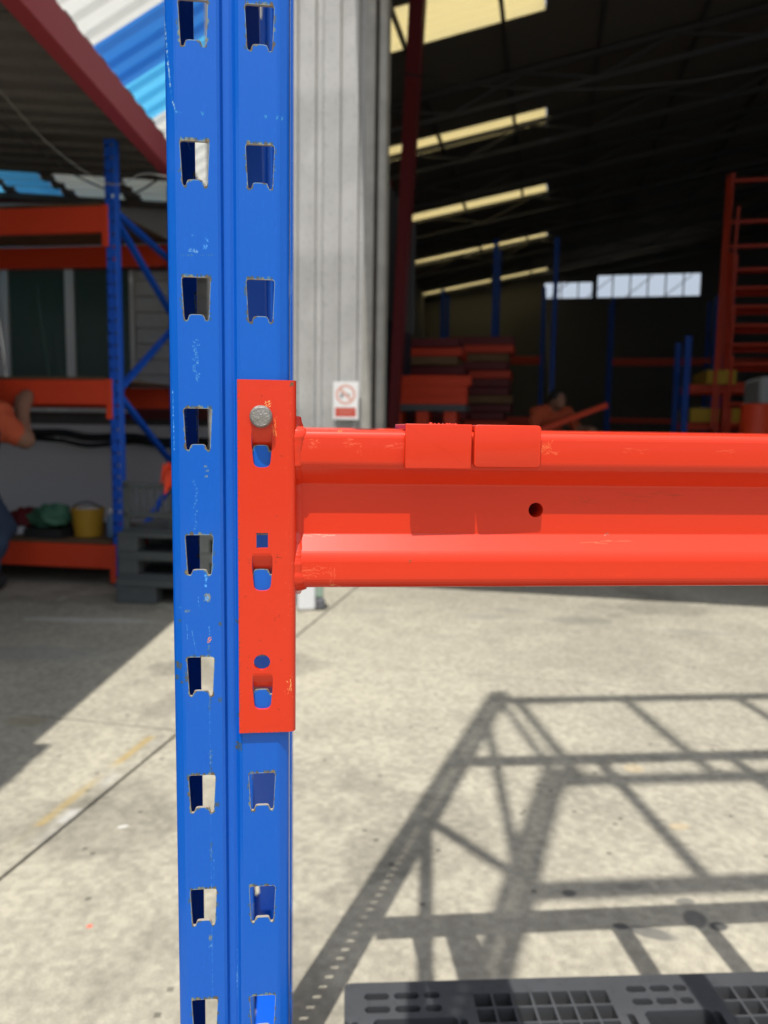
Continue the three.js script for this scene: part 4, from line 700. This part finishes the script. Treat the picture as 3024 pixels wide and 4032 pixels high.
{ // worker half crouched in front of the shed rack, back to the camera
  const b = [
    [[-0.10, 0.07, 0.02, 0.045], [-0.10, 0.06, -0.16, 0.04], shoe], [[0.12, 0.07, 0.06, 0.045], [0.12, 0.06, -0.12, 0.04], shoe],
    [[-0.10, 0.10, 0.03, 0.05], [-0.13, 0.40, -0.16, 0.065], jean], [[0.12, 0.10, 0.07, 0.05], [0.15, 0.40, -0.12, 0.065], jean],
    [[-0.13, 0.40, -0.16, 0.07], [-0.08, 0.66, 0.08, 0.10], jean], [[0.15, 0.40, -0.12, 0.07], [0.09, 0.66, 0.08, 0.10], jean], [[-0.07, 0.68, 0.08, 0.115], [0.07, 0.68, 0.08, 0.115], jean],
    [[-0.05, 0.78, 0.06, 0.12], [-0.07, 1.0, -0.02, 0.125], navyC], [[0.05, 0.78, 0.06, 0.12], [0.07, 1.0, -0.02, 0.125], navyC],
    [[-0.12, 1.10, -0.06, 0.09], [0.12, 1.10, -0.06, 0.09], orangeC], [[-0.18, 1.11, -0.06, 0.075], [-0.25, 0.98, -0.10, 0.06], orangeC], [[0.18, 1.11, -0.06, 0.075], [0.25, 0.99, -0.08, 0.062], orangeC],
    [[0.25, 1.00, -0.08, 0.047], [0.31, 0.95, -0.12, 0.044], skin], [[0.31, 0.95, -0.12, 0.044], [0.24, 1.14, -0.24, 0.033], skin], [[-0.25, 0.96, -0.10, 0.045], [-0.27, 0.84, -0.14, 0.042], skin], [[-0.27, 0.84, -0.14, 0.042], [-0.2, 0.76, -0.34, 0.032], skin],
    [[0, 1.14, -0.08, 0.055], [0, 1.22, -0.12, 0.052], skin], [[0, 1.27, -0.14, 0.085], [0, 1.31, -0.16, 0.08], skin], [[0, 1.25, -0.20, 0.05], [0, 1.23, -0.21, 0.045], skin],
  ];
  for (const s of [-1, 1]) { const hx = s > 0 ? 0.24 : -0.2, hz = s > 0 ? -0.24 : -0.34, hy = s > 0 ? 1.14 : 0.76, up = s > 0 ? -1 : 1; b.push([[hx, hy, hz, 0.03], [hx - 0.005 * s, hy - 0.05 * up, hz - 0.04, 0.028], skin]); for (let f = 0; f < 4; f++) b.push([[hx + (f - 1.5) * 0.016, hy - 0.055 * up, hz - 0.045, 0.009], [hx + (f - 1.5) * 0.016, hy - (0.10 - 0.006 * Math.abs(f - 1.5)) * up, hz - 0.07, 0.008], skin]); b.push([[hx - 0.028 * s, hy - 0.03 * up, hz - 0.02, 0.010], [hx - 0.045 * s, hy - 0.065 * up, hz - 0.04, 0.009], skin]); }
  const [x, y, z] = sh(-2.61, 0.0, -4.62);
  const t = thing('person', 'person half crouched by the shed rack in navy shirt with orange shoulders and jeans', 'person', [x, -0.005, z], SH.a);
  add(t, 'figure', figure(b), M.body);
  const g = new THREE.SphereGeometry(0.094, 24, 16, 0, 7, 0, 1.9).rotateX(0.5).translate(0, 1.30, -0.135); add(t, 'hair', g, M.hair);
}
{ // worker bending over in the dark doorway, holding a beam
  const b = [
    [[-0.11, 0.06, 0.0, 0.045], [-0.11, 0.05, 0.15, 0.04], shoe], [[0.11, 0.06, 0.0, 0.045], [0.11, 0.05, 0.15, 0.04], shoe],
    [[-0.11, 0.1, 0, 0.05], [-0.11, 0.48, 0.02, 0.065], navyC], [[0.11, 0.1, 0, 0.05], [0.11, 0.48, 0.02, 0.065], navyC], [[-0.11, 0.48, 0.02, 0.068], [-0.08, 0.88, -0.06, 0.095], navyC], [[0.11, 0.48, 0.02, 0.068], [0.08, 0.88, -0.06, 0.095], navyC], [[-0.07, 0.92, -0.06, 0.11], [0.07, 0.92, -0.06, 0.11], navyC],
    [[-0.05, 0.98, -0.04, 0.12], [-0.07, 1.20, 0.16, 0.12], orangeC], [[0.05, 0.98, -0.04, 0.12], [0.07, 1.20, 0.16, 0.12], orangeC], [[-0.14, 1.24, 0.2, 0.08], [0.14, 1.24, 0.2, 0.08], orangeC],
    [[-0.2, 1.24, 0.2, 0.065], [-0.25, 1.05, 0.28, 0.05], orangeC], [[0.2, 1.24, 0.2, 0.065], [0.27, 1.07, 0.3, 0.05], orangeC], [[-0.25, 1.05, 0.28, 0.042], [-0.18, 0.98, 0.48, 0.032], skin], [[0.27, 1.07, 0.3, 0.042], [0.30, 1.06, 0.50, 0.032], skin],
    [[0, 1.28, 0.22, 0.055], [0, 1.34, 0.28, 0.052], skin], [[0, 1.38, 0.31, 0.085], [0, 1.41, 0.33, 0.08], skin], [[0, 1.34, 0.38, 0.05], [0, 1.33, 0.385, 0.045], skin],
  ];
  for (const s of [-1, 1]) { const hx = s > 0 ? 0.30 : -0.18, hy = s > 0 ? 1.06 : 0.98, hz = s > 0 ? 0.5 : 0.48; b.push([[hx, hy, hz, 0.03], [hx, hy - 0.01, hz + 0.05, 0.028], skin]); for (let f = 0; f < 4; f++) b.push([[hx + (f - 1.5) * 0.016, hy, hz + 0.06, 0.009], [hx + (f - 1.5) * 0.016, hy - 0.04, hz + 0.085, 0.008], skin]); b.push([[hx - 0.03 * s, hy, hz + 0.03, 0.01], [hx - 0.045 * s, hy - 0.02, hz + 0.06, 0.009], skin]); }
  const [x, y, z] = wh(0.95, 0, -4.0);
  const t = thing('person', 'person in an orange shirt bending forward inside the dark doorway', 'person', [x, -0.005, z], WH.a + 0.5);
  add(t, 'figure', figure(b), M.body);
  add(t, 'hair', new THREE.SphereGeometry(0.1, 24, 16, 0, 7, 0, 1.85).rotateX(-0.15).translate(0, 1.405, 0.31), M.hair);
  one('loose_beam', planarUV(bar(wh(0.9, 1.04, -3.55), wh(1.62, 1.33, -3.75), 0.05, 0.09)), M.orange, 'loose orange beam held up by the person in the doorway', 'beam');
}

// ------------------------------------------------------------------ goods inside the warehouse
{
  const beamGeo = planarUV(sweepX(beamSection, -0.42, 0.42));
  const st = thing('trestle', 'dark pallet on three orange blocks carrying stacked red beams', 'trestle', wh(-0.24, 0, -3.2), WH.a);
  add(st, 'deck', box(-0.42, 0.42, 1.23, 1.295, -0.25, 0.25), M.steel); for (const x of [-0.34, -0.05, 0.24]) add(st, 'block', rbox(x - 0.05, x + 0.08, 1.06, 1.2295, -0.2, 0.22, 0.01), M.orange);
  add(st, 'deck', box(-0.45, 0.45, 0.98, 1.0595, -0.25, 0.25), M.steel); for (const x of [-0.4, 0.36]) for (const z of [-0.2, 0.16]) add(st, 'leg', box(x, x + 0.05, 0, 0.9795, z, z + 0.05), M.steel);
  for (const [r, n] of [[0, 4], [1, 4], [2, 3]]) for (let k = 0; k < n; k++) one('stacked_beam', beamGeo, M.orange, 'red beam in the pile on the dark trestle', 'beam', wh(-0.24 + (r === 2 ? 0.04 : 0), 1.2955 + 0.0985 * (r + 1), -2.97 - k * 0.048), WH.a, 'beams piled on the trestle');
  // tall blue racks in the depth
  const rackIn = (label, x, z, h, w, levels) => {
    const t = thing('pallet_rack', label, 'pallet rack', wh(x, 0, z), WH.a);
    for (const u of [0, w]) { for (const d of [0, -0.9]) add(t, 'upright', rbox(u - 0.045, u + 0.045, 0, h, d - 0.035, d + 0.035, 0.004), M.blueFar); for (let y = 0.2; y < h - 0.9; y += 0.9) add(t, 'brace', bar([u, y, 0], [u, y + 0.9, -0.9], 0.03, 0.03), M.blueFar); }
    for (const y of levels) for (const d of [0.005, -0.905]) add(t, 'beam', rbox(0.046, w - 0.046, y - 0.12, y, d - 0.025, d + 0.025, 0.004), M.orange);
    return t;
  };
  rackIn('tall blue rack beside the stacked red beams in the warehouse', -0.1, -10.5, 4.7, 1.15, [1.3]);
  rackIn('low blue rack holding yellow crates inside the warehouse', 2.98, -7.2, 2.45, 1.9, [1.2, 1.75]);
  rackIn('distant blue rack deep in the dark warehouse', -1.6, -14, 4.4, 2.4, [1.2, 2.8]);
  rackIn('distant blue rack under the far warehouse window', 2.6, -17, 4.6, 2.6, [1.4, 3.0]);
  rackIn('second distant rack under the far warehouse window', 5.6, -17, 4.6, 2.6, [1.4, 3.0]);
  for (const [x, y, l] of [[3.25, 1.202, 'yellow crate on the lower beams of the low blue rack'], [3.75, 1.202, 'yellow crate next to the ladder on the low blue rack'], [3.45, 1.752, 'yellow crate on the upper beams of the low blue rack']]) {
    const t = thing('yellow_crate', l, 'crate', wh(x, y, -7.65), WH.a);
    const h = 0.2; add(t, 'base', box(-0.2, 0.2, 0, 0.012, -0.55, 0.55), M.yellow); for (const [a, b, c, d] of [[-0.2, 0.2, 0.535, 0.55], [-0.2, 0.2, -0.55, -0.535], [-0.2, -0.185, -0.535, 0.535], [0.185, 0.2, -0.535, 0.535]]) add(t, 'side', box(a, b, 0.012, h, c, d), M.yellow);
  }
  // warehouse ladder with rails
  const ld = thing('rolling_ladder', 'tall orange step ladder with handrails inside the warehouse', 'ladder', wh(3.52, 0, -7.2), WH.a); ld.scale.setScalar(1.22);
  for (const [xa, xb] of [[-0.18, -0.02], [0.9, 0.9]]) { add(ld, 'stile', bar([xa + 0.12, 0, 0.5], [xb + 0.12, 3.1, -0.7], 0.06, 0.09), M.orange); add(ld, 'handrail', bar([xa - 0.02, 0.9, 0.42], [xb + 0.06, 4.05, -0.72], 0.035, 0.035), M.orange); add(ld, 'handrail', bar([xa + 0.05, 0.6, 0.30], [xb + 0.10, 3.9, -0.72], 0.03, 0.03), M.orange); add(ld, 'back_leg', bar([xb + 0.1, 0, -1.2], [xb + 0.12, 4.1, -0.76], 0.045, 0.045), M.orange); }
  for (let k = 0; k < 12; k++) { const s = k / 12; add(ld, 'tread', rbox(-0.02 + 0.12 * s, 1.0, 0.24 * (k + 1) - 0.02, 0.24 * (k + 1) + 0.02, 0.41 - 1.15 * s - 0.1, 0.41 - 1.15 * s + 0.1, 0.006), M.orange); }
  for (let k = 0; k < 5; k++) add(ld, 'baluster', bar([-0.02 + 0.03 * k, 0.5 * k + 0.35, 0.32 - 0.2 * k], [0.02 + 0.03 * k, 0.62 * k + 1.15, 0.28 - 0.2 * k], 0.03, 0.03), M.orange);
  for (let k = 0; k < 11; k++) add(ld, 'riser', rbox(0.02 + 0.11 * k / 12, 0.98, 0.24 * (k + 1) - 0.075, 0.24 * (k + 1) - 0.022, 0.31 - 1.15 * k / 12, 0.325 - 1.15 * k / 12, 0.004), M.orange);
  for (const y of [3.2, 3.5, 4.0]) add(ld, 'cross_rail', bar([0.1, y, -0.74], [1.02, y, -0.74], 0.04, 0.04), M.orange);
  // wrapped load and drums at the right
  const wl = thing('wrapped_load', 'pale film-wrapped pallet load beside the orange ladder', 'pallet load', wh(3.30, 0, -4.0), WH.a);
  add(wl, 'base', rbox(-0.2, 0.6, 0, 0.14, -0.5, 0.3, 0.01), M.wood); add(wl, 'film', new RoundedBoxGeometry(0.7, 1.5, 0.7, 4, 0.06).translate(0.2, 0.892, -0.1), phys([0.42, 0.44, 0.43], 0.25, { bumpMap: peel, bumpScale: 0.004 }));
  one('red_drum', new THREE.LatheGeometry([[0, 0], [0.17, 0], [0.175, 0.01], [0.17, 0.3], [0.178, 0.31], [0.17, 0.32], [0.17, 0.62], [0.178, 0.63], [0.17, 0.64], [0.17, 0.98], [0.16, 1.0], [0, 0.99]].map(([x, y]) => new THREE.Vector2(x, y)), 28), M.orange, 'dull red drum in front of the wrapped load', 'drum', wh(2.98, 0, -3.0)).scale.y = 1.33;
  // wrapped bundle heap behind the red beams
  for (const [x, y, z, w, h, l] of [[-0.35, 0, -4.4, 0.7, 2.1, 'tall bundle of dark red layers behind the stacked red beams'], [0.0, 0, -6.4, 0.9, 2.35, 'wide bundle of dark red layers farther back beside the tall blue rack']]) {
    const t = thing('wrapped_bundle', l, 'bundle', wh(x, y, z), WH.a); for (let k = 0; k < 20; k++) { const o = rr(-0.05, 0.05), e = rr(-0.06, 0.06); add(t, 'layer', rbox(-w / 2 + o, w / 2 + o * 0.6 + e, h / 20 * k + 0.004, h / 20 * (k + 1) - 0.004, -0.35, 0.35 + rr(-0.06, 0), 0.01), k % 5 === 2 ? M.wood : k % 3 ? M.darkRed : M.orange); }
  }
}
// white and green bag of rubbish at the foot of the doorway wall
{
  const [x, y, z] = wh(-0.30, 0, 0.80);
  const t = thing('canister', 'white canister with a pale green side at the foot of the warehouse wall', 'canister', [x, 0, z], WH.a + 0.5);
  add(t, 'shell', rbox(-0.075, 0.03, 0.0, 0.26, -0.05, 0.05, 0.02), std([0.75, 0.76, 0.76], 0.4)); add(t, 'side', rbox(0.0305, 0.075, 0.07, 0.25, -0.045, 0.045, 0.015), std([0.28, 0.38, 0.30], 0.5)); add(t, 'foot', rbox(0.031, 0.085, 0.0, 0.069, -0.045, 0.05, 0.015), std([0.12, 0.12, 0.13], 0.6)); add(t, 'cap', new THREE.CylinderGeometry(0.022, 0.022, 0.03, 16).translate(-0.03, 0.275, 0), M.frameWhite);
}
renderer.render(scene, camera);
